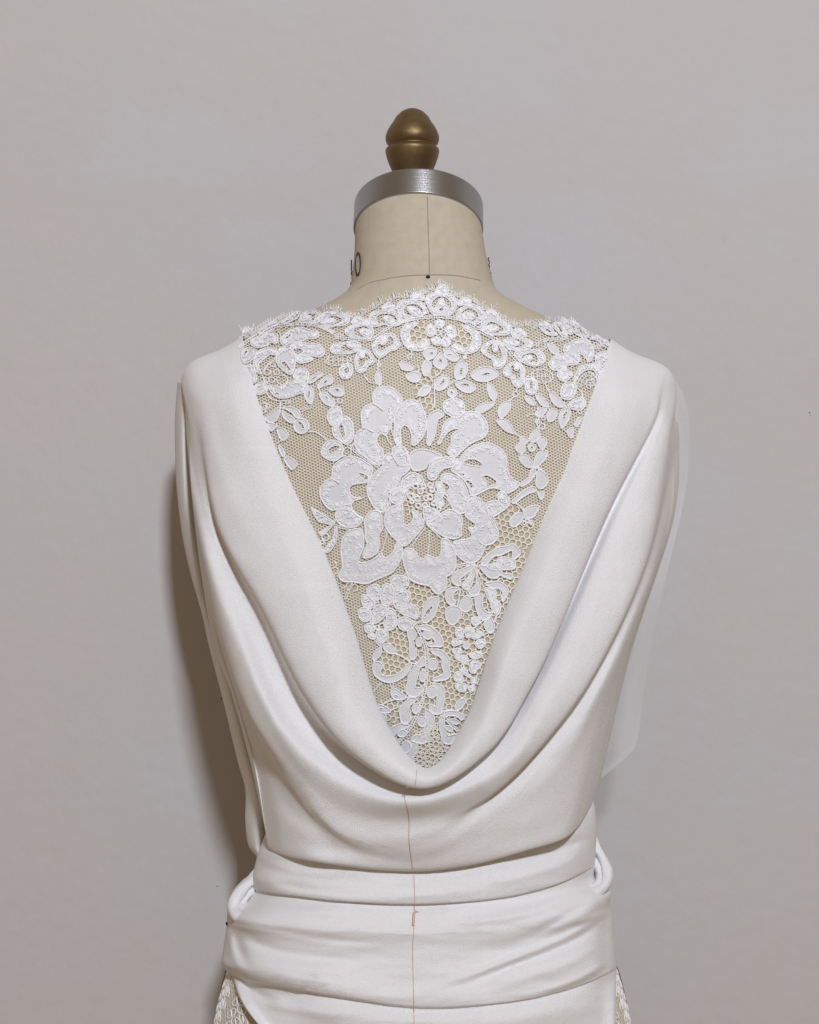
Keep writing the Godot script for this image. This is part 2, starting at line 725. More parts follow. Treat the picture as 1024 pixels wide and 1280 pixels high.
func build_form() -> void:
	var form := thing("dress_form", "beige linen dress form with steel neck cap and brass knob, wearing the gown", "dress form", Vector3((CX - 512) * K, YC - 0.57, 0))
	var rows := []
	var g := 246.0
	while g <= 1450.0:
		rows.append(body_ring(g, 0.0, 96))
		g += 6.0
	# the neck leans forward: above its foot it runs into the rim of the tilted steel cap
	var top := Transform3D(Basis(Vector3(1, 0, 0), deg_to_rad(-25.0)).rotated(Vector3(0, 0, 1), deg_to_rad(-1.2)), P(523, 283, -0.5))
	var low := body_ring(356.0, 0.0, 96)
	while rows.size() and 640.0 - (rows[0][0].y - YC) / K < 358.0:
		rows.pop_front()
	for k in 25:
		var t := k / 24.0
		var line := PackedVector3Array()
		for c in 97:
			var a := TAU * c / 96
			var rim := top * Vector3(cos(a) * 0.0556, -0.002, sin(a) * 0.0556)
			var q := low[c].lerp(rim, t)
			var bow := sin(t * PI) * -0.0012
			q += Vector3(cos(a), 0, sin(a)) * bow
			line.append(q)
		rows.push_front(line)
	neck_pts.clear()
	for r in 40:
		for q in rows[r]:
			if q.z > -0.01:
				var f: float = (D - q.z) / D
				neck_pts.append(Vector3(q.x / (K * f) + 512.0, 640.0 - (q.y - YC) / (K * f), q.z * 100.0))
	var foot := PackedVector3Array()
	for q in rows[rows.size() - 1]:
		foot.append(Vector3((CX - 512) * K, q.y, 0))
	rows.append(foot)
	add_mesh("linen_body", grid_mesh(rows), m_linen, form)
	# steel neck cap: a short drum, tilted down towards the front
	var prof := [[0.0, 0.0215], [0.045, 0.0215], [0.0558, 0.0213], [0.0568, 0.0203], [0.0570, 0.0190], [0.0570, -0.0035], [0.0566, -0.0045], [0.054, -0.0045]]
	add_mesh("neck_cap", grid_mesh(lathe(prof, 96, top)), m_steel, form)
	# brass finial
	var fin := []
	for q in [[0, -44], [23, -43], [23, -3], [24, 0], [26.9, 6.5], [29.6, 13], [31.8, 19.3], [33.2, 25], [33.7, 28], [33.2, 30.4], [31.2, 32.6], [29.4, 33.8], [29.0, 34.8], [29.9, 35.8], [32.2, 38.0], [33.5, 42.5], [33.4, 47], [31.3, 53], [28.6, 58], [26.9, 60.6], [25.8, 62.0], [24.8, 63.2], [23.8, 64.8], [20.4, 71], [14, 77.3], [7.5, 80.6], [0, 81.6]]:
		fin.append([q[0] * K, q[1] * K])
	fin.reverse()
	var ft := Transform3D(Basis(Vector3(1, 0, 0), deg_to_rad(-2.0)), P(515.5, 217, 0.3))
	add_mesh("brass_finial", grid_mesh(lathe(fin, 72, ft)), m_brass, form)
	# seam up the back of the neck and round its foot
	neck_line("back_seam", form, [534.5, 246, 535.5, 290, 536.5, 320, 537, 345], 0.42, m_seam)
	neck_line("neck_seam", form, [447, 362, 458, 355, 474, 350, 506, 344.5, 536, 343, 570, 344, 600, 350], 0.34, m_linen)
	# printed size on the side of the neck
	neck_line("printed_numeral", form, [448.4, 316, 446.0, 322, 445.4, 332, 446.4, 341, 448.2, 344, 450.6, 339, 451.6, 329, 450.6, 319, 448.4, 316], 1.3, m_ink)
	neck_line("printed_numeral", form, [439.6, 325, 439.4, 345, 439.4, 364], 0.9, m_ink)
	neck_line("printed_numeral", form, [610.4, 322, 612.6, 336, 614.0, 348], 0.8, m_ink)
	var tack := SphereMesh.new()
	tack.radius = 0.0019
	tack.height = 0.0024
	tack.radial_segments = 16
	tack.rings = 8
	var tk := add_mesh("tack", tack, m_ink, form)
	tk.position = P(535.2, 346, neck_depth(535, 346)) + Vector3(0, 0, 0.0008) - form.position


func neck_line(called: String, form: Node3D, flat: Array, r: float, m: Material) -> void:
	var c := fresh()
	var p := loop2(poly(flat), 2.0, false)
	var path := PackedVector3Array()
	var nn := PackedVector3Array()
	for q in p:
		var z := neck_depth(q.x, q.y)
		var zx := neck_depth(q.x + 1.5, q.y) - neck_depth(q.x - 1.5, q.y)
		nn.append(Vector3(-zx / (3.0 * K * 100.0), 0.0, 1.0).normalized())
		path.append(P(q.x, q.y, z) + nn[nn.size() - 1] * 0.0008)
	tube_into(c, path, nn, r * K, 6, false, 0.4)
	add_mesh(called, mesh_of([c], [m]), null, form)


func neck_depth(px: float, py: float) -> float:   # like on_back, for the leaning neck
	var best := []
	var sw := 0.0
	var sz := 0.0
	for q in neck_pts:
		var d: float = (q.x - px) * (q.x - px) + (q.y - py) * (q.y - py)
		if d < 40.0:
			var w: float = 1.0 / pow(d + 0.3, 2.0)
			sw += w
			sz += w * q.z
	return sz / sw + 0.03 if sw > 0.0 else on_back(px, py)


func lathe(prof: Array, n: int, tr: Transform3D) -> Array:
	var rows := []
	for q in prof:
		var line := PackedVector3Array()
		for k in n + 1:
			var a := TAU * k / n
			line.append(tr * Vector3(cos(a) * q[0], q[1], sin(a) * q[0]))
		rows.append(line)
	return rows


func build_gown() -> void:
	var gown := thing("wedding_gown", "white crepe wedding gown with draped cowl back and lace inset on the dress form", "wedding gown", Vector3((CX - 512) * K, YC - 0.55, 0))
	# ---- the cowl: control rows from the neckline down to the waist; each runs from the left shoulder round the dip to the right shoulder
	var rows := [
		R([318, 434, -3, 303, 421, 1, 322, 500, 7.9, 360, 597, 9.5, 405, 690, 10.5, 441, 785, 11.0, 478, 895, 11.9, 533, 960, 13.2, 582, 900, 11.9, 618, 797, 10.9, 657, 703, 10.2, 700, 597, 9.2, 738, 500, 7.6, 764, 424, 1, 752, 438, -3]),
		R([290, 448, -3.5, 275, 437, .8, 294, 508, 8.1, 326, 611, 10.5, 370, 714, 12.2, 410, 811, 13.2, 456, 913, 14.3, 532, 973, 15.0, 597, 918, 14.3, 638, 814, 13.2, 684, 717, 12.0, 733, 609, 10.4, 771, 509, 7.9, 792, 441, .8, 778, 454, -3.5]),
		R([255, 470, -4, 240, 452, 0, 257, 527, 6.4, 276, 652, 9.4, 332, 759, 11.6, 384, 866, 13.0, 443, 943, 14.2, 530, 986, 14.8, 612, 937, 14.0, 664, 853, 12.8, 705, 765, 11.6, 757, 638, 9.6, 812, 527, 6.2, 823, 453, 0, 808, 470, -4]),
		R([240, 490, -4, 227, 473, -.5, 247, 552, 5.4, 273, 660, 7.6, 325, 766, 9.2, 377, 873, 10.0, 444, 948, 10.9, 530, 983, 13.2, 613, 936, 12.2, 667, 852, 10.4, 709, 763, 9.2, 763, 640, 7.8, 816, 535, 5.3, 838, 464, -.5, 820, 490, -4]),
		R([248, 520, -4, 231, 496, -.5, 242, 582, 4.8, 267, 673, 7.6, 311, 776, 9.0, 358, 884, 10.2, 434, 960, 11.5, 529, 992, 13.4, 620, 948, 13.0, 675, 862, 11.8, 718, 772, 10.6, 772, 648, 8.9, 822, 545, 5.6, 845, 480, -1, 826, 510, -4]),
		R([262, 600, -3, 237, 570, 1, 243, 640, 5.3, 262, 715, 8.1, 298, 802, 10.1, 352, 912, 11.8, 432, 984, 12.7, 528, 1004, 13.8, 632, 960, 13.6, 692, 872, 12.6, 738, 785, 11.4, 790, 665, 9.3, 830, 560, 5.4, 845, 500, -.5, 826, 530, -4]),
		R([280, 690, -2, 250, 690, 1.5, 257, 730, 4.8, 277, 802, 7.5, 312, 888, 9.8, 364, 957, 11.2, 432, 1016, 11.7, 530, 1024, 12.5, 620, 989, 12.6, 705, 896, 12.1, 760, 808, 11.0, 808, 696, 8.6, 834, 575, 4.4, 843, 520, -.5, 825, 560, -4]),
		R([300, 800, -1.5, 268, 800, 2, 280, 820, 4.7, 298, 862, 6.8, 326, 922, 8.7, 374, 990, 10.4, 435, 1042, 11.5, 535, 1046, 12.2, 621, 990, 11.4, 707, 898, 10.0, 763, 809, 8.3, 811, 699, 5.2, 838, 590, 1.0, 848, 545, -3, 826, 580, -5]),
		R([330, 880, -1, 292, 868, 2.4, 300, 885, 4.7, 318, 915, 6.6, 347, 962, 8.5, 392, 1020, 10.2, 448, 1055, 11.3, 538, 1060, 11.9, 632, 1004, 11.6, 716, 914, 10.3, 766, 832, 8.4, 808, 740, 4.6, 830, 680, 0.4, 841, 650, -3.5, 815, 690, -5]),
		R([345, 960, -1, 314, 950, 2.4, 322, 962, 4.7, 342, 985, 6.9, 378, 1024, 8.9, 420, 1054, 10.2, 470, 1071, 10.9, 535, 1074, 11.3, 620, 1037, 11.4, 690, 977, 10.7, 738, 917, 8.5, 766, 870, 5.0, 783, 830, 1.4, 789, 812, -2.5, 765, 840, -4]),
		R([350, 1040, -1, 332, 1033, 2.2, 336, 1054, 4.7, 358, 1064, 7.3, 392, 1073, 9.5, 430, 1080, 10.2, 478, 1086, 10.5, 535, 1087, 10.7, 600, 1076, 10.8, 660, 1057, 10.6, 705, 1040, 9.1, 727, 1020, 6.4, 742, 995, 3.0, 752, 965, -1, 735, 975, -4]),
	]
	var n := rows.size()
	var face := PackedVector3Array()      # the turned-in facing behind the neckline
	for c in 15:
		var q: Vector3 = rows[0][c].lerp(rows[1][c], 0.3)
		q.z = rows[0][c].z - 0.75
		face.append(q)
	rows.push_front(face)
	for r in n + 1:                       # the cloth swells where it leaves the shoulder
		var line: PackedVector3Array = rows[r]
		var a := line[12].lerp(line[13], 0.55) + Vector3(1, -3, 1.0)
		var b := line[2].lerp(line[1], 0.55) + Vector3(-1, -3, 1.0)
		line.insert(13, a)
		line.insert(2, b)
		rows[r] = line
	var hem := PackedVector3Array()       # the lower edge turns under and back up
	var hem_in := PackedVector3Array()
	for c in 17:
		var q: Vector3 = rows[n][c]
		hem.append(q + Vector3(0, -1, -1.3))
		hem_in.append(q + Vector3(0, -26, -2.2))
	rows.append(hem)
	rows.append(hem_in)
	var dense := patch(rows, 9, 9)
	var soft := FastNoiseLite.new()
	soft.seed = 4
	soft.frequency = 0.011
	for r in dense.size():                # slight unevenness of hand-draped cloth
		var line: PackedVector3Array = dense[r]
		for c in line.size():
			var q := line[c]
			q.z += soft.get_noise_2d(q.x, q.y) * 0.16
			line[c] = q
		dense[r] = line
	crease(dense, [345, 1046, 375, 1055, 420, 1062, 470, 1062], 9.0, -0.16, 0)
	crease(dense, [340, 1020, 372, 1034, 410, 1042], 8.0, 0.14, 0)
	crease(dense, [722, 1018, 690, 1034, 650, 1046, 600, 1052], 9.0, -0.16, 0)
	crease(dense, [700, 955, 670, 985, 630, 1008], 10.0, 0.12, 0)
	crease(dense, [302, 900, 322, 950, 352, 990], 7.0, -0.18, 0)
	crease(dense, [788, 770, 772, 830, 742, 890, 705, 935], 9.0, -0.14, 0)
	crease(dense, [258, 470, 262, 540, 285, 610, 320, 690], 10.0, 0.14, 0)
	crease(dense, [800, 470, 792, 540, 765, 610, 735, 680], 10.0, 0.12, 0)
	crease(dense, [560, 1030, 520, 1046, 470, 1052], 9.0, 0.12, 0)
	var cowl := add_mesh("cowl_drape", grid_mesh(placed(dense)), m_cloth, gown)
	# ---- orange basting thread down the middle of the back, over cowl and sash
	sash(gown, dense)
	# ---- the layer behind the left edge
	var outer := [222, 478, 219, 520, 219, 560, 221, 610, 228, 668, 238, 716, 253, 769, 262, 810, 279, 875, 297, 950, 307, 987, 307, 1025, 310, 1054, 316, 1065, 324, 1073]
	var inner := [240, 478, 242, 540, 243, 600, 249, 660, 259, 712, 270, 775, 278, 815, 297, 864, 308, 901, 322, 957, 336, 1006, 340, 1040, 336, 1058, 331, 1067, 327, 1074]
	var cols := [PackedVector3Array(), PackedVector3Array(), PackedVector3Array(), PackedVector3Array(), PackedVector3Array(), PackedVector3Array()]
	for k in range(0, outer.size(), 2):
		var o := Vector2(outer[k], outer[k + 1])
		var i := Vector2(inner[k], inner[k + 1])
		var m := o.lerp(i, 0.45)
		cols[0].append(Vector3(o.x + 30, o.y, -9))
		cols[1].append(Vector3(o.x + 6, o.y, -4.2))
		cols[2].append(Vector3(o.x, o.y, -2.2))
		cols[3].append(Vector3(m.x, m.y, 0.1))
		cols[4].append(Vector3(i.x + 6, i.y, -1.0))
		cols[5].append(Vector3(i.x + 55, i.y + 6, 1.5))
	add_mesh("left_side_drape", grid_mesh(placed(patch(cols, 6, 7))), m_cloth, gown)
	# ---- thin loose edge of the front drape showing past the right side
	var so := [838, 466, 857, 500, 862, 545, 859, 600, 851, 645, 838, 700, 826, 752, 813, 812, 803, 875, 795, 930, 772, 956, 752, 972]
	var sc := [PackedVector3Array(), PackedVector3Array(), PackedVector3Array()]
	for k in range(0, so.size(), 2):
		var wave := sin(so[k + 1] * 0.021) * 0.5
		sc[0].append(Vector3(so[k], so[k + 1], -5.6 + wave))
		sc[1].append(Vector3(so[k] - 20, so[k + 1], -4.6 - wave * 0.6))
		sc[2].append(Vector3(so[k] - 72, so[k + 1] + 4, -3.0))
	add_mesh("sheer_side_drape", grid_mesh(placed(patch(sc, 6, 6))), m_sheer, gown)
	# ---- the front of the bodice, which closes the gown on the far side
	var fr := []
	var g := 448.0
	while g <= 1290.0:
		var full := body_ring(g, 7.0 if g < 560 else 11.0, 96)
		fr.append(full.slice(50, 95))
		g += 14.0
	add_mesh("bodice_front", grid_mesh(fr), m_cloth, gown)
	# ---- lower lace skirt, seen at both bottom corners
	skirt(gown)
	lace = part_node("lace_inset", gown)


func sash(gown: Node3D, cowl: Array) -> void:
	# left edge, right edge, heights at seven stations, lift at left, middle and right (cm)
	var S := [
		[332, 738, 1042, 1044, 1052, 1058, 1038, 1014, 988, -1.0, -1.0, -1.0],
		[323, 744, 1066, 1064, 1072, 1076, 1060, 1038, 1010, .0, .0, .1],
		[319, 746, 1081, 1088, 1098, 1102, 1089, 1065, 1034, -.1, .2, .3],
		[316, 745, 1097, 1108, 1117, 1119, 1110, 1093, 1058, .7, .5, .45],
		[317, 744, 1110, 1119, 1126, 1129, 1121, 1106, 1077, .4, .3, .25],
		[318, 744, 1112, 1121, 1128, 1131, 1123, 1108, 1080, -.35, -.25, -.3],
		[308, 744, 1126, 1132, 1139, 1143, 1136, 1122, 1097, -.1, .1, 0],
		[286, 763, 1141, 1153, 1159, 1164, 1155, 1141, 1113, .8, .45, .7],
		[284, 762, 1152, 1164, 1171, 1174, 1168, 1155, 1132, .6, .35, .9],
		[283, 766, 1160, 1177, 1190, 1199, 1187, 1167, 1146, -.15, .0, -.35],
		[279, 768, 1188, 1198, 1211, 1222, 1211, 1194, 1170, .0, .15, .15],
		[278, 770, 1205, 1216, 1230, 1246, 1238, 1221, 1194, .8, .45, .4],
		[287, 771, 1217, 1231, 1244, 1258, 1251, 1235, 1206, .5, .25, .2],
		[291, 771, 1222, 1235, 1248, 1262, 1254, 1239, 1211, -.35, -.25, -.25],
		[300, 770, 1248, 1256, 1268, 1280, 1274, 1262, 1240, .0, .15, .1],
		[316, 770, 1272, 1285, 1300, 1312, 1306, 1294, 1275, .1, .2, .1],
		[345, 768, 1302, 1330, 1350, 1360, 1350, 1335, 1312, .0, .0, .0],
	]
	var us := [-1.0, -0.92, -0.75, -0.45, 0.0, 0.45, 0.75, 0.92, 1.0]
	var rows := []
	for s in S:
		var line := PackedVector3Array()
		var half: float = (s[1] - s[0]) * 0.5
		var mid: float = (s[1] + s[0]) * 0.5
		var zm := lerpf(9.2, 13.0, clampf((s[5] - 1060.0) / 220.0, 0.0, 1.0))
		var yk := [s[2], lerpf(s[2], s[3], 0.45), s[3], s[4], s[5], s[6], s[7], lerpf(s[8], s[7], 0.45), s[8]]
		line.append(Vector3(s[0] + 26, s[2] - 4, -5))
		for k in us.size():
			var u: float = us[k]
			var lift: float = lerpf(s[10], s[9] if u < 0 else s[11], absf(u))
			var z := zm * pow(maxf(0.0, 1.0 - pow(absf(u), 2.4)), 1.0 / 2.4)
			var x: float = mid + half * u
			z = maxf(z + lift, on_back(x, yk[k]) + 0.75 + lift * 0.5)
			line.append(Vector3(x, yk[k], z))
		line.append(Vector3(s[1] - 26, s[8] - 4, -5))
		rows.append(line)
	var dense := patch(rows, 10, 8)
	var soft := FastNoiseLite.new()
	soft.seed = 14
	soft.frequency = 0.013
	for r in dense.size():
		var line: PackedVector3Array = dense[r]
		for c in line.size():
			var q := line[c]
			q.z += soft.get_noise_2d(q.x * 0.45, q.y * 1.7) * 0.24
			line[c] = q
		dense[r] = line
	crease(dense, [286, 1158, 311, 1173, 341, 1187, 400, 1197, 470, 1201], 7.0, -0.42, 0)
	crease(dense, [327, 1099, 382, 1111, 440, 1117, 500, 1119], 6.0, -0.29, 0)
	crease(dense, [764, 1140, 725, 1167, 687, 1185, 631, 1207, 575, 1228, 530, 1238], 5.0, 0.55, 1)
	crease(dense, [745, 1124, 712, 1142, 670, 1166, 628, 1180], 6.0, -0.33, 0)
	crease(dense, [752, 1150, 757, 1175, 757, 1205, 748, 1226], 6.0, -0.39, 0)
	crease(dense, [286, 1160, 291, 1192, 302, 1212], 5.0, 0.45, 0)
	crease(dense, [294, 1163, 303, 1195, 318, 1214], 6.0, -0.39, 0)
	crease(dense, [350, 1250, 372, 1246, 384, 1232, 376, 1216], 6.0, -0.21, 0)
	crease(dense, [392, 1212, 404, 1226, 400, 1240], 6.0, 0.16, 0)
	crease(dense, [318, 1128, 350, 1136, 395, 1140, 450, 1141], 5.0, 0.21, 0)
	crease(dense, [735, 1112, 690, 1128, 640, 1140, 590, 1146], 6.0, 0.26, 0)
	crease(dense, [738, 1062, 700, 1080, 650, 1096, 590, 1106], 6.0, 0.26, 0)
	crease(dense, [735, 1046, 700, 1062, 660, 1072], 5.0, -0.26, 0)
	crease(dense, [325, 1074, 345, 1082, 380, 1090, 430, 1094], 5.0, 0.21, 0)
	crease(dense, [300, 1228, 322, 1242, 345, 1252], 5.0, -0.39, 0)
	crease(dense, [765, 1200, 735, 1222, 690, 1240, 640, 1250], 5.0, 0.33, 1)
	crease(dense, [300, 1200, 345, 1206, 395, 1214, 450, 1216], 6.0, 0.23, 0)
	crease(dense, [335, 1160, 380, 1170, 440, 1177, 500, 1178], 5.0, -0.21, 0)
	crease(dense, [560, 1152, 610, 1150, 665, 1141, 715, 1126], 5.0, 0.26, 0)
	crease(dense, [748, 1182, 715, 1202, 670, 1218, 610, 1234], 6.0, 0.23, 0)
	crease(dense, [330, 1255, 380, 1264, 440, 1270], 6.0, 0.26, 0)
	add_mesh("waist_sash", grid_mesh(placed(dense)), m_cloth, gown)
	# loose loops of cloth at the two sides
	sash_loop(gown, R([328, 1088, -0.5, 316, 1100, 1.4, 303, 1112, 2.4, 293.5, 1126, 3.0, 292.5, 1139, 3.6, 302, 1148, 4.6, 326, 1153, 5.2, 350, 1157, 5.6]), 7.6, 1.1)
	sash_loop(gown, R([328, 1101, 0.8, 316, 1112, 1.6, 306, 1124, 2.4, 304, 1135, 3.2, 314, 1144, 4.4, 336, 1149, 5.2]), 5.6, 1.1)
	sash_loop(gown, R([322, 1098, -1.5, 308, 1115, -1.0, 303, 1132, -0.6, 312, 1146, 0.5]), 11.0, 0.6)
	sash_loop(gown, R([734, 1036, -0.6, 744, 1056, 0.6, 755, 1076, 1.6, 759.5, 1094, 2.6, 754, 1109, 3.6, 738, 1119, 4.6, 712, 1130, 5.6]), 6.6, 1.1)
	sash_loop(gown, R([738, 1066, 0.2, 747, 1082, 1.2, 750, 1096, 2.2, 743, 1109, 3.6, 722, 1120, 5.0]), 5.0, 1.1)
	sash_loop(gown, R([738, 1050, -2.0, 746, 1078, -1.4, 748, 1104, -0.8, 738, 1122, 0.4]), 11.0, 0.6)
	# basting thread
	var th := [[512, 984], [505.5, 986], [506.5, 1000], [510, 1014], [511.5, 1026], [511.5, 1048], [513.5, 1068], [516, 1086]]
	var lower := [[517.5, 1094], [518.5, 1118], [518, 1130], [518.5, 1146], [517, 1166], [516, 1190], [516.5, 1215], [517, 1240], [517.5, 1262], [518, 1290]]
	thread(gown, "basting_thread", th, cowl, 0.38)
	thread(gown, "basting_thread", [[521, 962], [520, 975], [519, 983]], cowl, 0.3)
	thread(gown, "basting_thread", lower, dense, 0.34)
	thread(gown, "orange_stitch_mark", [[520.5, 1139], [517.5, 1142], [517, 1150], [516.5, 1157]], dense, 1.5)
	thread(gown, "orange_stitch_mark", [[516.5, 1141], [523, 1139.5]], dense, 0.9)


func crease(rows: Array, flat: Array, w: float, h: float, kind: int) -> void:   # a pull line in the cloth that fades at both ends: a ridge, or a step (1)
	var p := loop2(poly(flat), 4.0, false)
	var box := Rect2(p[0], Vector2.ZERO)
	for q in p:
		box = box.expand(q)
	box = box.grow(w * 3.0)
	for r in rows.size():
		var line: PackedVector3Array = rows[r]
		var touched := false
		for c in line.size():
			var v := line[c]
			var q := Vector2(v.x, v.y)
			if v.z < -1.5 or not box.has_point(q):
				continue
			var best := 1e9
			var at := 0
			for i in p.size():
				var d := q.distance_squared_to(p[i])
				if d < best:
					best = d
					at = i
			var t := float(at) / (p.size() - 1)
			var fade := smoothstep(0.0, 0.25, t) * smoothstep(0.0, 0.45, 1.0 - t)
			var d := sqrt(best)
			var amount := exp(-pow(d / w, 2.0))
			if kind == 1:
				var tan := (p[mini(at + 1, p.size() - 1)] - p[maxi(at - 1, 0)]).normalized()
				var sd := (q - p[at]).dot(Vector2(-tan.y, tan.x)) / w
				if tan.x < 0.0:
					sd = -sd
				amount = -sd * exp(-sd * sd * 0.8) * 1.4 if absf(sd) > 0.0 else 0.0
			v.z += h * amount * fade
			line[c] = v
			touched = true
		if touched:
			rows[r] = line


func depth_on(rows: Array, x: float, y: float) -> float:   # the front-most cloth at that grid point
	var near := []
	var top := -1e9
	for line in rows:
		for q in line:
			var d: float = (q.x - x) * (q.x - x) + (q.y - y) * (q.y - y)
			if d < 36.0:
				near.append([d, q.z])
				top = maxf(top, q.z)
	var sw := 0.0
	var sz := 0.0
	for k in near:
		if k[1] > top - 0.5:
			var w: float = 1.0 / (k[0] + 1.0)
			sw += w
			sz += w * k[1]
	return sz / sw if sw > 0.0 else 12.0


func thread(gown: Node3D, called: String, pts: Array, rows: Array, r: float) -> void:
	var flat := PackedVector2Array()
	for q in pts:
		flat.append(Vector2(q[0], q[1]))
	var p := loop2(flat, 4.0, false)
	var path := PackedVector3Array()
	var nn := PackedVector3Array()
	for q in p:
		path.append(P(q.x, q.y, depth_on(rows, q.x, q.y) + 0.1))
		nn.append(Vector3(0, 0, 1))
	var c := fresh()
	tube_into(c, path, nn, r * K, 6, false, 0.6)
	add_mesh(called, mesh_of([c], [m_thread]), null, gown)


func sash_loop(gown: Node3D, p: PackedVector3Array, r: float, flat: float) -> void:
	var dense := spline_row(p, 8)
	var path := PackedVector3Array()
	var nn := PackedVector3Array()
	for q in dense:
		path.append(P(q.x, q.y, q.z))
		nn.append(Vector3(0, 0, 1))
	var c := fresh()
	tube_into(c, path, nn, r * K, 14, false, flat)
	for k: int in c.v.size():                 # soft dents and ridges along the rolled cloth
		var row: int = int(k / 14)
		var side: float = TAU * (k % 14) / 14.0
		var fade: float = minf(1.0, minf(row, path.size() - 1 - row) / 6.0 + 0.35)
		c.v[k] += c.n[k] * K * r * (0.16 * sin(side * 3.0 + row * 0.21) + 0.12 * sin(row * 0.33 + r) - (1.0 - fade) * 0.45)
	add_mesh("sash_loop", mesh_of([c], [m_cloth]), null, gown)


func hip(side: float, ang: float, g: float, out: float) -> Vector3:   # a point on the lace skirt over the hip
	var s := body_at(g)
	return Vector3((CX + side * cos(ang) * (s[0] + out) - 512.0) * K, YC + (640.0 - g) * K, sin(ang) * (s[1] * 0.01 + out * K))


func hip_cord(st: Dictionary, side: float, pts: Array, r: float, closed: bool) -> void:   # pts: [angle, level]
	var path := PackedVector3Array()
	var nn := PackedVector3Array()
	for q in pts:
		path.append(hip(side, q[0], q[1], 6.5))
		nn.append(Vector3(side * cos(q[0]), 0, sin(q[0])))
	tube_into(st, path, nn, r * K, 6, closed, 0.7)


func skirt(gown: Node3D) -> void:
	var root := part_node("lace_skirt", gown)
	var under := []
	for g in range(1190, 1460, 8):
		var line := PackedVector3Array()
		for k in 97:
			var a := TAU * k / 96.0
			var p := hip(1.0, a, g, 2.0)
			if sin(a) < 0.0:
				p.z = sin(a) * (-body_at(g)[2] * 0.01 + 2.0 * K)
			line.append(p)
		under.append(line)
	add_mesh("skirt_lining", grid_mesh(under), m_linen, root)
	for side in [-1.0, 1.0]:
		var mesh_st := fresh()
		for k in 44:            # net of crossing threads
			for way in [-1.0, 1.0]:
				var pts := []
				for q in 26:
					var g := 1196.0 + q * 6.0
					pts.append([0.02 + fposmod(k * 0.03 + way * q * 0.02, 1.0) * 0.9, g])
				for q in 25:
					if absf(pts[q + 1][0] - pts[q][0]) < 0.3:
						hip_cord(mesh_st, side, [pts[q], pts[q + 1]], 0.3, false)
		var o := add_mesh("skirt_net", mesh_of([mesh_st], [m_net]), null, root)
		o.set_meta("kind", "stuff")
		for col in 3:
			var mid: float = [0.17, 0.50, 0.80][col]
			var g := 1204.0 + col * 6.0
			var n := 0
			while g < 1330.0:   # a column of looped sprigs
				var st := fresh()
				var sway := 0.03 * sin(n * 1.3 + col)
				for leaf in 3:
					var oval_pts := []
					var la: float = [-0.07, 0.07, 0.0][leaf]
					var lg: float = [4.0, 5.0, 11.0][leaf]
					for q in 12:
						var b := TAU * q / 12
						oval_pts.append([mid + sway + la + cos(b) * 0.05, g + lg + sin(b) * 5.2 + cos(b) * la * 60.0])
					hip_cord(st, side, oval_pts, 1.1, true)
					var core := []
					for q in 5:
						core.append([mid + sway + la + (q - 2) * 0.006, g + lg + (q - 2) * 1.6])
					hip_cord(st, side, core, 1.5, false)
				add_mesh("lace_sprig", mesh_of([st], [m_cord]), null, root)
				g += 16.0
				n += 1


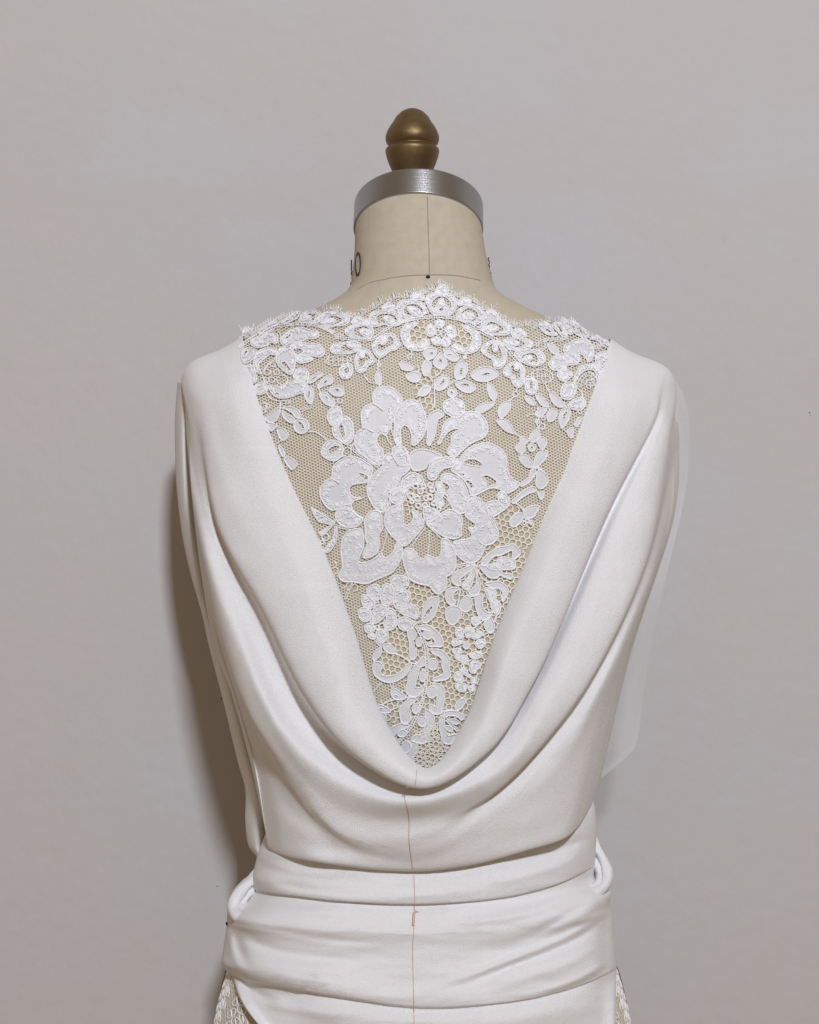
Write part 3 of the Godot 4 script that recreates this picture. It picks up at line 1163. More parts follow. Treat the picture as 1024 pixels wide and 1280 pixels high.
func build_lace() -> void:
	# tiles of the layout grid in which the pattern was measured: origin x, y and scale
	var A := [300.0, 380.0, 8.533]
	var B := [400.0, 350.0, 8.533]
	var C := [500.0, 345.0, 8.533]
	var E := [590.0, 370.0, 8.533]
	var F := [670.0, 390.0, 9.309]
	var G := [310.0, 470.0, 8.533]
	var H := [610.0, 460.0, 7.877]
	var I := [600.0, 560.0, 10.24]
	var N := [390.0, 470.0, 7.877]
	var O := [500.0, 470.0, 6.4]
	var Q := [390.0, 590.0, 7.877]
	var S := [500.0, 600.0, 6.4]
	var U := [540.0, 660.0, 8.533]
	var V := [430.0, 710.0, 8.533]
	var W := [530.0, 760.0, 10.24]
	var X := [450.0, 780.0, 8.533]
	var Y := [450.0, 860.0, 6.827]
	var Z := [520.0, 340.0, 3.938]
	var T := [280.0, 340.0, 3.938]
	net_ground()
	# ---- the large rose
	motif("rose_petal", N, [600, 230, 612, 165, 660, 122, 720, 112, 790, 130, 850, 175, 885, 230, 880, 275, 850, 310, 825, 370, 812, 420, 788, 458, 772, 505, 748, 560, 725, 590, 690, 570, 652, 595, 640, 640, 655, 685, 695, 730, 706, 800, 690, 862, 650, 876, 600, 855, 520, 792, 445, 720, 425, 650, 440, 580, 500, 516, 495, 470, 489, 400, 502, 340, 545, 295, 605, 280], [], 6.5)
	strand("cord", N, [605, 282, 650, 305, 700, 345], 0.9, 1.6)
	strand("cord", N, [500, 514, 550, 530, 610, 556], 0.9, 1.6)
	motif("rose_petal", O, [-40, 330, -20, 280, 15, 240, 60, 205, 110, 200, 160, 230, 195, 290, 207, 350, 205, 420, 190, 480, 160, 520, 120, 555, 97, 548, 95, 490, 82, 435, 62, 408, 35, 398, 10, 425, 3, 480, 10, 540, -10, 560, -32, 540, -45, 480, -42, 400], [], 6.0)
	strand("cord", N, [795, 455, 825, 480, 840, 540, 830, 600, 845, 655], 0.8)
	strand("cord", N, [790, 460, 780, 520, 800, 590, 830, 640], 0.8)
	strand("cord", N, [735, 590, 750, 640, 790, 690], 0.8)
	motif("rose_petal", O, [345, 260, 350, 220, 385, 195, 440, 185, 490, 205, 515, 250, 510, 290, 480, 330, 440, 335, 400, 320, 360, 295], [], 3.5)
	motif("rose_petal", O, [270, 290, 310, 278, 345, 300, 345, 325, 305, 355, 290, 410, 280, 470, 255, 530, 235, 560, 215, 540, 220, 470, 215, 400, 225, 340, 245, 305])
	motif("rose_petal", O, [500, 310, 540, 292, 600, 292, 650, 320, 685, 365, 700, 420, 690, 470, 650, 505, 590, 530, 530, 570, 480, 615, 450, 645, 410, 640, 380, 620, 385, 590, 410, 540, 412, 490, 440, 455, 480, 432, 440, 425, 390, 445, 350, 490, 320, 545, 300, 545, 320, 500, 335, 450, 345, 400, 380, 355, 430, 335, 470, 335], [], 6.0)
	motif("rose_petal", O, [440, 715, 475, 670, 520, 610, 600, 558, 690, 540, 750, 555, 810, 595, 845, 645, 850, 710, 865, 785, 905, 835, 950, 858, 930, 895, 890, 925, 845, 938, 790, 905, 720, 900, 650, 930, 600, 955, 560, 940, 545, 890, 505, 830, 450, 785, 410, 755], [[505, 692, 550, 668, 610, 672, 662, 712, 640, 728, 590, 722, 540, 714], [655, 805, 700, 797, 750, 825, 772, 855, 740, 878, 690, 883, 692, 845], [468, 782, 500, 778, 522, 790, 505, 808], [520, 838, 560, 842, 592, 880, 572, 905, 548, 875]], 6.5)
	motif("rose_petal", S, [800, 95, 830, 105, 865, 145, 875, 180, 845, 225, 800, 260, 740, 292, 715, 270, 693, 215, 698, 182, 740, 172, 788, 160, 770, 130, 785, 110], [], 4.0)
	motif("rose_petal", S, [550, 130, 600, 135, 650, 165, 690, 225, 710, 290, 745, 355, 780, 410, 775, 460, 740, 505, 690, 522, 665, 560, 640, 620, 590, 658, 540, 660, 490, 630, 450, 590, 432, 540, 425, 505, 480, 480, 560, 468, 572, 430, 545, 385, 590, 380, 602, 350, 560, 320, 522, 285, 535, 220], [], 7.0)
	strand("cord", S, [630, 480, 645, 505, 680, 522], 0.9, 1.6)
	motif("rose_petal", S, [35, 570, 60, 545, 100, 555, 130, 585, 150, 625, 185, 632, 225, 602, 262, 615, 300, 625, 325, 590, 330, 540, 335, 480, 370, 470, 400, 500, 430, 560, 445, 630, 440, 700, 410, 750, 370, 775, 370, 830, 350, 880, 310, 910, 270, 890, 240, 850, 190, 835, 130, 820, 80, 790, 55, 740, 35, 680, 22, 620], [], 9.0)
	strand("cord", S, [205, 380, 150, 450, 95, 530], 0.9)
	strand("cord", S, [238, 400, 232, 500, 222, 600], 0.8)
	strand("cord", S, [215, 360, 270, 410, 330, 470], 0.9)
	motif("rose_petal", S, [-119, 293, -102, 253, -54, 212, 10, 196, 20, 215, 25, 300, 30, 350, 60, 362, 95, 335, 110, 290, 95, 240, 130, 250, 160, 290, 188, 325, 185, 370, 150, 420, 110, 465, 60, 515, 30, 525, 0, 505, -60, 450, -105, 390, -120, 340], [], 5.5)
	motif("rose_petal", S, [325, -2, 340, -37, 390, -47, 450, -27, 500, 18, 530, 68, 545, 128, 543, 200, 520, 255, 480, 268, 445, 248, 420, 225, 400, 185, 390, 150, 362, 112, 378, 100, 400, 70, 388, 40, 350, 15], [], 6.0)
	motif("rose_petal", S, [210, 345, 260, 325, 310, 290, 350, 255, 400, 238, 450, 258, 488, 292, 498, 340, 488, 400, 490, 440, 450, 465, 400, 465, 350, 450, 310, 425, 260, 385], [], 5.0)
	motif("rose_petal", O, [20, 830, 60, 795, 110, 775, 160, 800, 190, 840, 170, 868, 120, 868, 70, 900, 40, 930, 10, 900], [], 3.5)
	motif("rose_petal", Q, [770, 230, 790, 190, 840, 160, 900, 150, 940, 190, 920, 240, 900, 300, 860, 310, 800, 305, 770, 270], [], 3.5)
	motif("rose_petal", O, [225, 760, 250, 690, 310, 665, 380, 650, 440, 660, 470, 690, 420, 725, 350, 745, 310, 780, 280, 830, 240, 830, 220, 800], [], 4.0)
	motif("rose_petal", Q, [555, 230, 548, 160, 565, 90, 600, 40, 650, -10, 700, -60, 705, -120, 745, -180, 785, -170, 800, -225, 850, -255, 900, -245, 940, -190, 955, -110, 965, -40, 930, 10, 880, 50, 850, 110, 800, 160, 750, 210, 740, 270, 745, 330, 710, 385, 670, 390, 620, 350, 585, 300], [], 5.5)
	strand("cord", N, [790, 772, 820, 830, 855, 880], 0.9, 1.6)
	strand("cord", N, [900, 700, 935, 770, 940, 850], 0.8, 1.6)
	motif("rose_petal", O, [80, 640, 110, 605, 170, 590, 240, 600, 310, 630, 335, 650, 270, 665, 225, 700, 205, 740, 150, 760, 110, 755, 85, 720], [], 0.0)
	motif("rose_petal", Q, [205, 40, 215, -45, 260, -95, 330, -135, 400, -150, 480, -125, 550, -85, 600, -35, 590, 20, 570, 60, 540, 105, 450, 115, 390, 135, 370, 170, 375, 210, 410, 245, 480, 260, 420, 285, 392, 330, 400, 370, 330, 352, 250, 370, 200, 375, 150, 340, 110, 280, 85, 220, 90, 160, 130, 105, 190, 68], [[465, 25, 480, 10, 520, 20, 560, 50, 535, 90, 500, 70]], 6.5)
	strand("cord", Q, [195, 65, 240, 85, 275, 115], 0.9, 1.6)
	strand("cord", Q, [395, 330, 400, 370, 450, 420, 510, 450], 0.9)
	strand("cord", Q, [410, 250, 480, 265, 530, 240], 0.9)
	motif("rose_petal", Q, [240, 400, 280, 370, 330, 370, 400, 385, 450, 430, 500, 460, 490, 500, 450, 530, 390, 545, 320, 535, 270, 500, 240, 450], [], 4.5)
	motif("rose_petal", Q, [540, 430, 580, 390, 640, 380, 680, 410, 690, 480, 695, 560, 660, 620, 665, 700, 650, 780, 610, 820, 550, 845, 510, 835, 520, 770, 550, 710, 530, 650, 530, 560, 520, 490], [], 8.0)
	motif("rose_petal", Q, [300, 690, 330, 620, 390, 570, 460, 560, 500, 590, 512, 660, 508, 740, 478, 820, 465, 880, 510, 895, 580, 875, 640, 830, 685, 800, 710, 840, 760, 830, 810, 770, 835, 700, 872, 700, 890, 770, 870, 870, 790, 985, 650, 1050, 540, 1095, 415, 1080, 310, 1070, 270, 1010, 310, 930, 295, 800], [], 8.0)
	strand("cord", Q, [690, 800, 715, 705, 735, 610, 715, 560], 0.8)
	for q in [[85, 130, 23], [140, 152, 22], [145, 206, 20], [165, 92, 22], [125, 52, 20], [240, 45, 20], [258, 82, 18], [240, 140, 22], [208, 146, 20], [200, 205, 20], [270, 190, 18], [95, 175, 16], [190, 55, 18], [310, 235, 16]]:
		ring(S, q[0], q[1], q[2], q[2] * 0.9, 20.0, 1.25, 0.9)
	strand("cord", S, [330, 120, 370, 150, 392, 190, 340, 240], 0.9)
	strand("cord", S, [40, 90, 60, 50, 110, 30, 160, 20], 1.0)
	motif("rose_petal", S, [285, 30, 330, 20, 350, 60, 352, 110, 335, 150, 350, 200, 310, 220, 280, 180, 285, 120, 300, 80], [], 3.5)
	motif("rose_petal", S, [190, 225, 230, 215, 270, 240, 300, 250, 320, 275, 270, 310, 215, 330, 192, 290], [], 3.0)
	# bud at the left of the rose
	motif("bud", N, [160, 420, 165, 370, 200, 320, 245, 308, 285, 335, 300, 400, 290, 450, 270, 490, 230, 500, 190, 480], [], 4.0)
	motif("bud", N, [285, 420, 340, 405, 390, 450, 410, 520, 410, 600, 390, 650, 340, 670, 280, 640, 230, 600, 210, 550, 215, 510, 260, 500], [[265, 480, 298, 460, 325, 540, 330, 610, 310, 620, 275, 560]], 3.0)
	motif("bud", N, [100, 770, 115, 700, 160, 650, 230, 640, 290, 670, 310, 720, 290, 790, 240, 835, 180, 830, 130, 805], [[165, 745, 190, 705, 250, 685, 280, 700, 240, 750, 190, 775]], 3.0)
	strand("cord", N, [320, 670, 400, 690, 425, 650], 0.9)
	strand("cord", N, [300, 790, 320, 730, 360, 705, 390, 740, 380, 790], 0.9)
	ladder(N, [390, 690, 430, 745, 520, 810, 640, 885, 740, 950], 2.2, 4.0, 0.7)
	strand("cord", N, [210, 870, 240, 820, 330, 790], 0.8)
	# ---- trailing leaves right of the middle
	for q in [[95, 430, 110, 380, 160, 340, 215, 340, 215, 400, 180, 460, 125, 500, 100, 470], [80, 530, 110, 505, 160, 510, 210, 550, 250, 620, 265, 655, 200, 640, 140, 600],
			[355, 300, 410, 290, 460, 360, 430, 375, 380, 345], [460, 270, 510, 275, 560, 330, 590, 385, 540, 385, 490, 340], [460, 460, 500, 410, 570, 390, 560, 440, 500, 490],
			[570, 480, 600, 420, 660, 410, 670, 460, 640, 520, 590, 535], [595, 250, 650, 260, 710, 320, 750, 375, 700, 395, 630, 350], [835, 560, 880, 500, 910, 500, 870, 580], [770, 620, 830, 590, 830, 650, 810, 695, 780, 670]]:
		motif("leaf", H, q, [], 0.0, 0.7)
	motif("leaf", H, [690, 490, 720, 420, 780, 400, 800, 440, 780, 520, 720, 600, 700, 560], [[722, 492, 748, 442, 770, 440, 758, 490, 735, 512]], 0.0, 0.8)
	for q in [[400, 700, 430, 640, 485, 605, 505, 650, 495, 700, 450, 735, 410, 725], [500, 690, 540, 685, 570, 720, 550, 790, 520, 810, 490, 760, 475, 715], [575, 825, 570, 880, 530, 930, 480, 975, 445, 960, 460, 880, 510, 830],
			[300, 890, 330, 855, 370, 865, 420, 910, 440, 970, 400, 985, 340, 955], [310, 690, 360, 680, 400, 715, 360, 760, 350, 830, 310, 845, 270, 810, 270, 770, 310, 740]]:
		motif("floret_petal", H, q, [], 0.0, 0.7)
	motif("floret_centre", H, oval(425, 785, 36, 40), [oval(425, 785, 14, 14)], 0.0, 0.8)
	for q in [[265, 268, 25], [525, 580, 28], [482, 532, 20], [540, 500, 18], [895, 440, 18]]:
		ring(H, q[0], q[1], q[2])
	for q in [[285, 205, 265, 245], [250, 290, 210, 335], [130, 500, 120, 510], [262, 655, 330, 690], [490, 600, 475, 550, 500, 490], [585, 385, 600, 420], [550, 155, 595, 250], [470, 250, 440, 260], [750, 375, 770, 400], [720, 600, 775, 640], [440, 980, 445, 1020], [480, 975, 540, 1015], [915, 260, 925, 320, 900, 410]]:
		strand("stem", H, q, 1.0)
	for q in [[370, 485, 420, 460, 480, 480], [480, 480, 480, 430, 500, 385]]:
		strand("stem", H, q, 0.7)
	for q in [[50, 10, 110, -30, 165, -10, 150, 40, 100, 55], [150, 160, 170, 110, 230, 85, 245, 120, 200, 165], [700, 60, 740, 90, 770, 150, 755, 205, 720, 180, 698, 120], [600, 280, 640, 235, 750, 215, 740, 245, 690, 280, 640, 300]]:
		motif("leaf", O, q, [], 0.0, 0.7)
	for q in [[285, 110, 300, 40, 350, 0, 390, 20, 380, 70, 330, 120], [440, 70, 500, 45, 560, 60, 605, 105, 560, 140, 500, 130]]:
		motif("leaf", O, q, [[q[0] + 27, q[1] - 22, q[4] - 4, q[5] + 30, q[6] - 28, q[7] + 26, q[8] - 34, q[9] - 4]] if q[0] < 300 else [[478, 72, 530, 66, 555, 84, 520, 90]], 0.0, 0.8)
	motif("leaf", O, [380, 140, 400, 100, 440, 110, 455, 150, 430, 175, 395, 170], [[400, 138, 412, 126, 425, 140, 412, 152]], 0.0, 0.8)
	motif("leaf", Z, [270, 510, 320, 475, 380, 480, 402, 515, 350, 542, 300, 540], [[318, 508, 345, 500, 365, 504, 345, 513]], 0.0, 0.8)
	motif("leaf", Z, [188, 510, 195, 470, 222, 443, 248, 462, 250, 500, 222, 532, 198, 530], [[213, 505, 218, 478, 230, 478, 226, 508]], 0.0, 0.8)
	for q in [[277, 170, 275, 100, 280, 30], [277, 260, 276, 200, 277, 150], [340, 120, 400, 70, 460, 35, 530, 10], [700, 60, 690, 30], [480, 180, 495, 150], [755, 205, 745, 215], [130, 180, 150, 162], [180, -20, 240, 20, 265, 60]]:
		strand("stem", O, q, 1.0)
	for q in [[865, 460, 885, 445, 935, 470, 920, 490, 880, 485], [900, 515, 935, 495, 965, 515, 955, 545, 915, 540], [975, 470, 995, 440, 1020, 460, 1010, 500, 985, 515], [955, 600, 985, 565, 1015, 570, 1000, 600, 970, 615], [745, 520, 760, 490, 778, 520, 770, 560, 750, 548]]:
		motif("leaf", T, q, [], 0.0, 0.7)
	for q in [[910, 440, 905, 420, 925, 405], [960, 545, 990, 562, 1020, 575], [765, 430, 760, 470, 762, 490], [690, 510, 715, 545, 745, 552, 765, 560], [765, 560, 770, 575]]:
		strand("stem", T, q, 0.9)
	ring(T, 765, 462, 9)
	# ---- leaves at the left edge
	for q in [[375, 350, 450, 335, 530, 360, 575, 420, 560, 450, 520, 450, 480, 400, 420, 362], [380, 370, 430, 420, 500, 455, 510, 490, 480, 510, 420, 480, 382, 430], [200, 440, 260, 400, 345, 345, 345, 410, 300, 490, 220, 490],
			[325, 570, 380, 560, 435, 620, 425, 670, 375, 690, 340, 640], [400, 880, 460, 870, 530, 930, 530, 960, 480, 1000, 430, 950], [220, 510, 290, 510, 320, 540, 270, 590, 240, 570], [340, 740, 380, 780, 400, 830, 385, 865, 350, 800]]:
		motif("leaf", G, q, [], 0.0, 0.8)
	motif("leaf", G, [500, 530, 530, 475, 590, 460, 640, 490, 655, 550, 630, 600, 580, 620, 520, 590], [[535, 500, 570, 490, 612, 550, 590, 570]], 0.0, 0.9)
	motif("leaf", G, [610, 210, 630, 140, 670, 120, 700, 170, 700, 260, 680, 310, 640, 280], [[640, 215, 655, 170, 675, 180, 668, 240]], 0.0, 0.8)
	motif("leaf", G, [770, 190, 840, 190, 900, 240, 935, 300, 900, 330, 840, 310, 790, 260], [[820, 212, 850, 225, 872, 275, 842, 250]], 0.0, 0.8)
	motif("leaf", G, [870, 160, 920, 120, 1000, 120, 1030, 170, 1010, 220, 950, 225, 900, 200], [[928, 152, 968, 145, 988, 168, 950, 170]], 0.0, 0.8)
	motif("leaf", G, [750, 130, 790, 60, 870, 0, 910, 30, 900, 90, 830, 110, 770, 140], [[812, 80, 840, 52, 858, 60, 832, 94]], 0.0, 0.8)
	motif("leaf", G, [640, 60, 690, 10, 780, -30, 800, 0, 750, 40, 700, 80, 660, 85], [[680, 48, 720, 15, 745, 15, 710, 48]], 0.0, 0.8)
	for q in [[650, 600, 720, 600, 790, 640, 850, 690], [325, 725, 350, 700, 400, 690], [740, 90, 770, 160, 790, 230], [350, 330, 360, 280, 345, 400], [330, 550, 310, 520], [390, 860, 420, 880]]:
		strand("stem", G, q, 1.0)
	for q in [[180, 330, 34], [225, 330, 22], [180, 380, 20], [985, 275, 25], [430, 285, 20]]:
		ring(G, q[0], q[1], q[2])
	ladder(G, [570, 380, 640, 350, 690, 330], 3.0, 3.0, 0.6)
	# ---- side flower on the left shoulder
	for q in [[[445, 420, 470, 360, 550, 300, 650, 270, 760, 300, 840, 320, 845, 360, 800, 385, 720, 390, 650, 420, 560, 430, 480, 460], [[475, 402, 505, 365, 565, 332, 535, 378]]], [[550, 460, 650, 430, 740, 440, 850, 450, 900, 500, 900, 550, 850, 580, 790, 570, 700, 560, 620, 570, 590, 530], [[580, 492, 650, 492, 682, 528, 605, 555]]],
			[[395, 600, 410, 530, 460, 480, 520, 475, 570, 520, 600, 600, 590, 690, 560, 760, 500, 740, 440, 690, 405, 640], [[448, 640, 490, 630, 540, 690, 562, 728, 535, 725, 480, 680]]], [[160, 640, 190, 550, 250, 500, 330, 485, 400, 510, 390, 555, 330, 555, 270, 600, 215, 650, 215, 700, 240, 760, 200, 740, 165, 700], []],
			[[250, 360, 330, 320, 400, 340, 415, 390, 390, 440, 340, 430, 270, 470, 220, 460, 190, 420], []], [[320, 880, 420, 890, 530, 850, 620, 820, 690, 850, 730, 880, 690, 950, 600, 980, 520, 1010, 420, 1010, 350, 960], [[360, 955, 425, 958, 428, 985, 385, 982]]]]:
		motif("shoulder_flower_petal", A, q[0], q[1], 3.0, 0.9)
	for q in [[610, 580, 700, 570, 780, 590, 770, 620, 700, 640, 630, 640], [130, 450, 150, 400, 230, 370, 200, 440, 250, 475, 190, 485], [150, 920, 200, 860, 270, 850, 310, 900, 280, 960, 200, 975], [580, 770, 640, 700, 720, 720, 740, 780, 700, 830, 610, 820]]:
		motif("shoulder_flower_petal", A, q, [], 2.5, 0.9)
	motif("shoulder_flower_petal", A, [30, 560, 60, 500, 150, 490, 190, 540, 150, 600, 100, 640, 50, 640], [[45, 560, 80, 512, 100, 520, 65, 570]], 2.0, 0.9)
	motif("shoulder_flower_petal", A, [60, 700, 120, 660, 160, 700, 190, 800, 170, 850, 110, 850, 70, 780], [[88, 760, 115, 740, 132, 810, 112, 835]], 2.0, 0.9)
	for q in [[460, 820, 58], [300, 740, 34], [360, 660, 26], [400, 740, 30], [350, 820, 32], [430, 880, 24], [290, 820, 28]]:
		ring(A, q[0], q[1], q[2], q[2] * 0.85, 15.0, 0.8)
	for q in [[250, 790, 300, 850, 340, 865], [260, 720, 330, 640, 385, 605], [440, 420, 440, 340, 400, 300, 330, 310], [590, 760, 600, 820, 680, 830, 740, 860], [300, 960, 330, 1010, 400, 1040, 520, 1040]]:
		strand("cord", A, q, 0.9)
	# ---- side flower on the right shoulder
	for q in [[[315, 480, 320, 410, 380, 380, 430, 350, 520, 330, 590, 350, 640, 410, 660, 490, 640, 560, 600, 600, 560, 540, 490, 500, 500, 590, 440, 580, 380, 540], []], [[140, 620, 180, 560, 250, 510, 310, 510, 380, 560, 480, 610, 440, 630, 340, 640, 350, 700, 270, 690, 190, 690, 150, 650], []],
			[[240, 750, 260, 690, 340, 700, 420, 740, 360, 800, 320, 820, 270, 800], []], [[680, 520, 740, 490, 820, 480, 830, 540, 780, 620, 730, 660, 690, 620], [[745, 620, 770, 585, 795, 590, 775, 640]]], [[470, 700, 500, 650, 580, 630, 680, 620, 750, 680, 770, 720, 740, 780, 690, 800, 690, 740, 650, 690, 570, 690, 500, 740, 460, 800, 440, 850, 430, 780], []],
			[[280, 930, 310, 850, 370, 830, 430, 840, 455, 900, 440, 970, 380, 1030, 310, 1020, 280, 980], []]]:
		motif("shoulder_flower_petal", F, q[0], q[1], 3.5, 0.9)
	motif("shoulder_flower_petal", H, [780, 370, 830, 320, 910, 300, 950, 350, 920, 410, 860, 420, 800, 400], [], 2.5, 0.9)
	ladder(F, [480, 880, 520, 790, 580, 740, 640, 745], 4.0, 2.4, 0.7)
	for q in [[440, 850, 480, 900, 530, 960, 520, 1010], [680, 760, 640, 800, 590, 810, 560, 860], [590, 700, 640, 720, 660, 760]]:
		strand("cord", F, q, 0.9)
	motif("leaf", F, [135, 410, 170, 385, 220, 420, 255, 490, 240, 520, 180, 490, 145, 450], [], 0.0, 0.8)
	strand("stem", F, [120, 400, 200, 370, 280, 350, 350, 330], 0.9)
	for q in [[690, 395, 26], [720, 430, 22], [660, 430, 20], [750, 400, 18], [640, 850, 26], [600, 880, 24], [650, 800, 20]]:
		ring(F, q[0], q[1], q[2], q[2] * 0.8, 30.0, 0.8)
	# ---- scalloped border
	scallop(B, [0, 450, 30, 390, 100, 355, 180, 360, 220, 380, 290, 380, 320, 420, 310, 470, 250, 500, 180, 505, 110, 520, 40, 495], [55, 480, 90, 415, 170, 400, 240, 425, 245, 460, 180, 490, 100, 505], [115, 462, 60, 34, -8])
	scallop(B, [275, 560, 330, 510, 400, 490, 500, 480, 560, 515, 575, 580, 540, 640, 460, 645, 380, 640, 300, 605], [360, 545, 420, 512, 500, 510, 545, 555, 510, 620, 420, 618, 370, 590], [495, 578, 62, 40, 12])
	motif("scallop_tip", B, [345, 470, 370, 430, 430, 405, 480, 430, 540, 450, 520, 490, 440, 482, 390, 505], [], 2.5, 0.8)
	scallop(B, [530, 420, 570, 360, 640, 345, 700, 340, 760, 330, 830, 360, 870, 420, 880, 470, 820, 500, 750, 502, 680, 490, 600, 510, 545, 490], [600, 432, 640, 382, 720, 370, 800, 392, 832, 450, 780, 482, 700, 472, 632, 480], [745, 445, 66, 36, 28])
	motif("scallop_tip", B, [665, 320, 690, 280, 740, 260, 800, 285, 820, 320, 760, 325, 700, 340], [], 2.5, 0.8)
	scallop(C, [-25, 340, 10, 290, 80, 268, 150, 275, 230, 290, 270, 340, 290, 400, 240, 432, 150, 460, 60, 460, 5, 430], [40, 380, 80, 322, 160, 310, 222, 342, 250, 390, 200, 430, 110, 432, 60, 420], [155, 390, 82, 40, 28])
	motif("scallop_tip", C, [118, 242, 150, 200, 200, 188, 250, 220, 268, 270, 200, 265, 140, 270], [], 2.5, 0.8)
	scallop(C, [272, 270, 300, 220, 360, 195, 440, 200, 520, 205, 570, 235, 600, 290, 590, 360, 550, 420, 480, 435, 400, 430, 340, 410, 298, 340], [338, 290, 390, 240, 440, 228, 500, 250, 540, 300, 540, 360, 500, 412, 380, 412, 345, 350], [])
	motif("seed", C, [360, 370, 390, 330, 420, 260, 450, 260, 480, 320, 512, 352, 512, 400, 450, 432, 390, 420], [[412, 372, 438, 350, 464, 374, 440, 402]], 2.0, 0.8, 0.9)
	motif("scallop_tip", C, [370, 185, 400, 130, 440, 105, 490, 130, 512, 182, 480, 212, 440, 198, 410, 212], [], 2.5, 0.8)
	motif("scallop_tip", C, [610, 300, 640, 260, 700, 248, 750, 285, 740, 320, 680, 320, 630, 332], [], 2.5, 0.8)
	scallop(C, [600, 440, 630, 370, 700, 330, 780, 325, 850, 350, 887, 410, 870, 490, 810, 530, 740, 512, 660, 492, 610, 480], [630, 440, 680, 372, 740, 355, 802, 386, 832, 440, 800, 490, 740, 500, 660, 480], [715, 450, 72, 46, 5])
	scallop(E, [95, 320, 110, 250, 140, 190, 200, 165, 250, 200, 290, 260, 350, 300, 405, 345, 412, 395, 360, 432, 280, 432, 200, 430, 140, 410, 90, 370], [140, 352, 180, 292, 250, 302, 320, 350, 330, 390, 260, 412, 180, 410], [205, 365, 66, 38, 0])
	motif("scallop_tip", E, [415, 405, 450, 368, 510, 365, 562, 408, 575, 452, 500, 442, 430, 445], [], 2.5, 0.8)
	scallop(E, [330, 500, 380, 470, 450, 455, 520, 460, 600, 490, 642, 522, 630, 562, 570, 582, 500, 602, 430, 592, 370, 562], [370, 520, 420, 482, 500, 480, 560, 520, 522, 560, 450, 567, 390, 552], [440, 525, 58, 30, 0])
	scallop(E, [450, 620, 520, 600, 600, 590, 690, 590, 750, 630, 772, 690, 740, 742, 660, 762, 580, 742, 520, 712, 470, 672], [522, 662, 570, 632, 650, 622, 690, 662, 690, 720, 620, 722, 560, 702], [590, 680, 46, 30, 0])
	scallop(E, [95, 600, 110, 550, 160, 510, 230, 490, 300, 510, 342, 570, 362, 650, 342, 742, 280, 790, 230, 762, 210, 690, 160, 662], [150, 600, 180, 542, 222, 522, 280, 542, 312, 612, 320, 672, 270, 692, 230, 652, 190, 642], [240, 570, 28, 48, 0])
	scallop(E, [328, 820, 370, 750, 430, 720, 490, 730, 542, 790, 552, 880, 530, 960, 480, 987, 430, 942, 410, 892, 350, 862], [400, 800, 420, 752, 470, 760, 510, 800, 512, 872, 480, 902, 440, 862, 410, 832], [468, 772, 26, 40, 0])
	scallop(E, [558, 900, 600, 870, 660, 890, 692, 960, 680, 1022, 640, 1060, 580, 1042, 560, 970], [608, 932, 640, 920, 642, 990, 610, 992], [])
	scallop(B, [118, 740, 160, 700, 240, 690, 330, 670, 430, 690, 432, 742, 380, 782, 300, 802, 220, 802, 140, 792], [220, 742, 260, 706, 340, 700, 412, 732, 350, 762, 270, 777], [355, 724, 60, 26, 10])
	scallop(B, [562, 720, 600, 660, 660, 610, 730, 583, 792, 600, 842, 660, 857, 712, 800, 762, 750, 770, 700, 812, 640, 842, 590, 802], [610, 722, 650, 682, 700, 652, 740, 612, 780, 632, 790, 692, 750, 722, 680, 762, 640, 762], [690, 660, 32, 56, 25])
	scallop(B, [378, 870, 400, 800, 460, 750, 520, 760, 572, 830, 592, 872, 560, 912, 520, 922, 490, 972, 440, 1002, 390, 972], [410, 880, 430, 822, 480, 792, 530, 822, 540, 862, 500, 882, 470, 922, 430, 952], [455, 812, 28, 40, 0])
	scallop(B, [213, 980, 240, 930, 300, 908, 342, 920, 352, 990, 320, 1052, 260, 1062, 220, 1032], [253, 982, 300, 940, 320, 982, 290, 1022], [])
	scallop(F, [25, 185, 60, 140, 110, 138, 160, 190, 200, 250, 242, 290, 160, 292, 90, 262], [90, 205, 130, 215, 170, 250, 150, 262, 100, 240], [])
	scallop(F, [178, 182, 220, 140, 280, 150, 330, 220, 352, 300, 300, 302, 240, 242], [235, 195, 268, 192, 300, 250, 280, 262], [])
	scallop(F, [278, 122, 310, 93, 360, 130, 402, 190, 422, 262, 380, 282, 330, 222, 298, 172], [322, 176, 350, 180, 356, 206, 330, 202], [])
	scallop(F, [398, 152, 440, 128, 500, 180, 560, 230, 602, 300, 560, 332, 480, 292, 428, 252], [475, 202, 500, 200, 540, 290, 520, 296], [])
	scallop(F, [618, 332, 680, 290, 760, 330, 850, 380, 862, 440, 800, 432, 760, 402, 700, 352], [690, 330, 720, 328, 800, 385, 790, 400], [])
	scallop(A, [440, 215, 500, 180, 560, 130, 620, 95, 650, 120, 620, 170, 560, 200, 480, 230], [520, 188, 570, 150, 605, 130, 590, 160], [])
	scallop(A, [640, 200, 680, 130, 740, 95, 820, 90, 870, 120, 880, 180, 820, 220, 740, 215, 680, 215], [690, 170, 740, 125, 810, 125, 820, 160, 790, 200], [740, 172, 40, 26, 0])
	scallop(A, [200, 320, 280, 260, 350, 210, 420, 195, 430, 225, 350, 265, 270, 310, 210, 345], [280, 285, 340, 238, 385, 225, 340, 258], [])
	ladder(A, [0, 480, 100, 410, 240, 330, 380, 265, 520, 240, 660, 230, 820, 245, 940, 280, 1010, 325], 2.6, 2.4, 0.75)
	ladder(B, [0, 510, 80, 545, 160, 590, 260, 620], 2.4, 2.4, 0.75)
	ladder(B, [150, 625, 300, 640, 480, 655, 600, 625, 700, 545, 800, 490, 920, 450, 1010, 430], 2.6, 2.6, 0.75)
	ladder(C, [-10, 500, 120, 472, 300, 452, 440, 448, 600, 468, 720, 512, 840, 580], 2.8, 2.2, 0.8)
	ladder(E, [60, 380, 200, 450, 330, 540, 420, 640, 500, 730, 560, 830], 3.0, 2.6, 0.75)
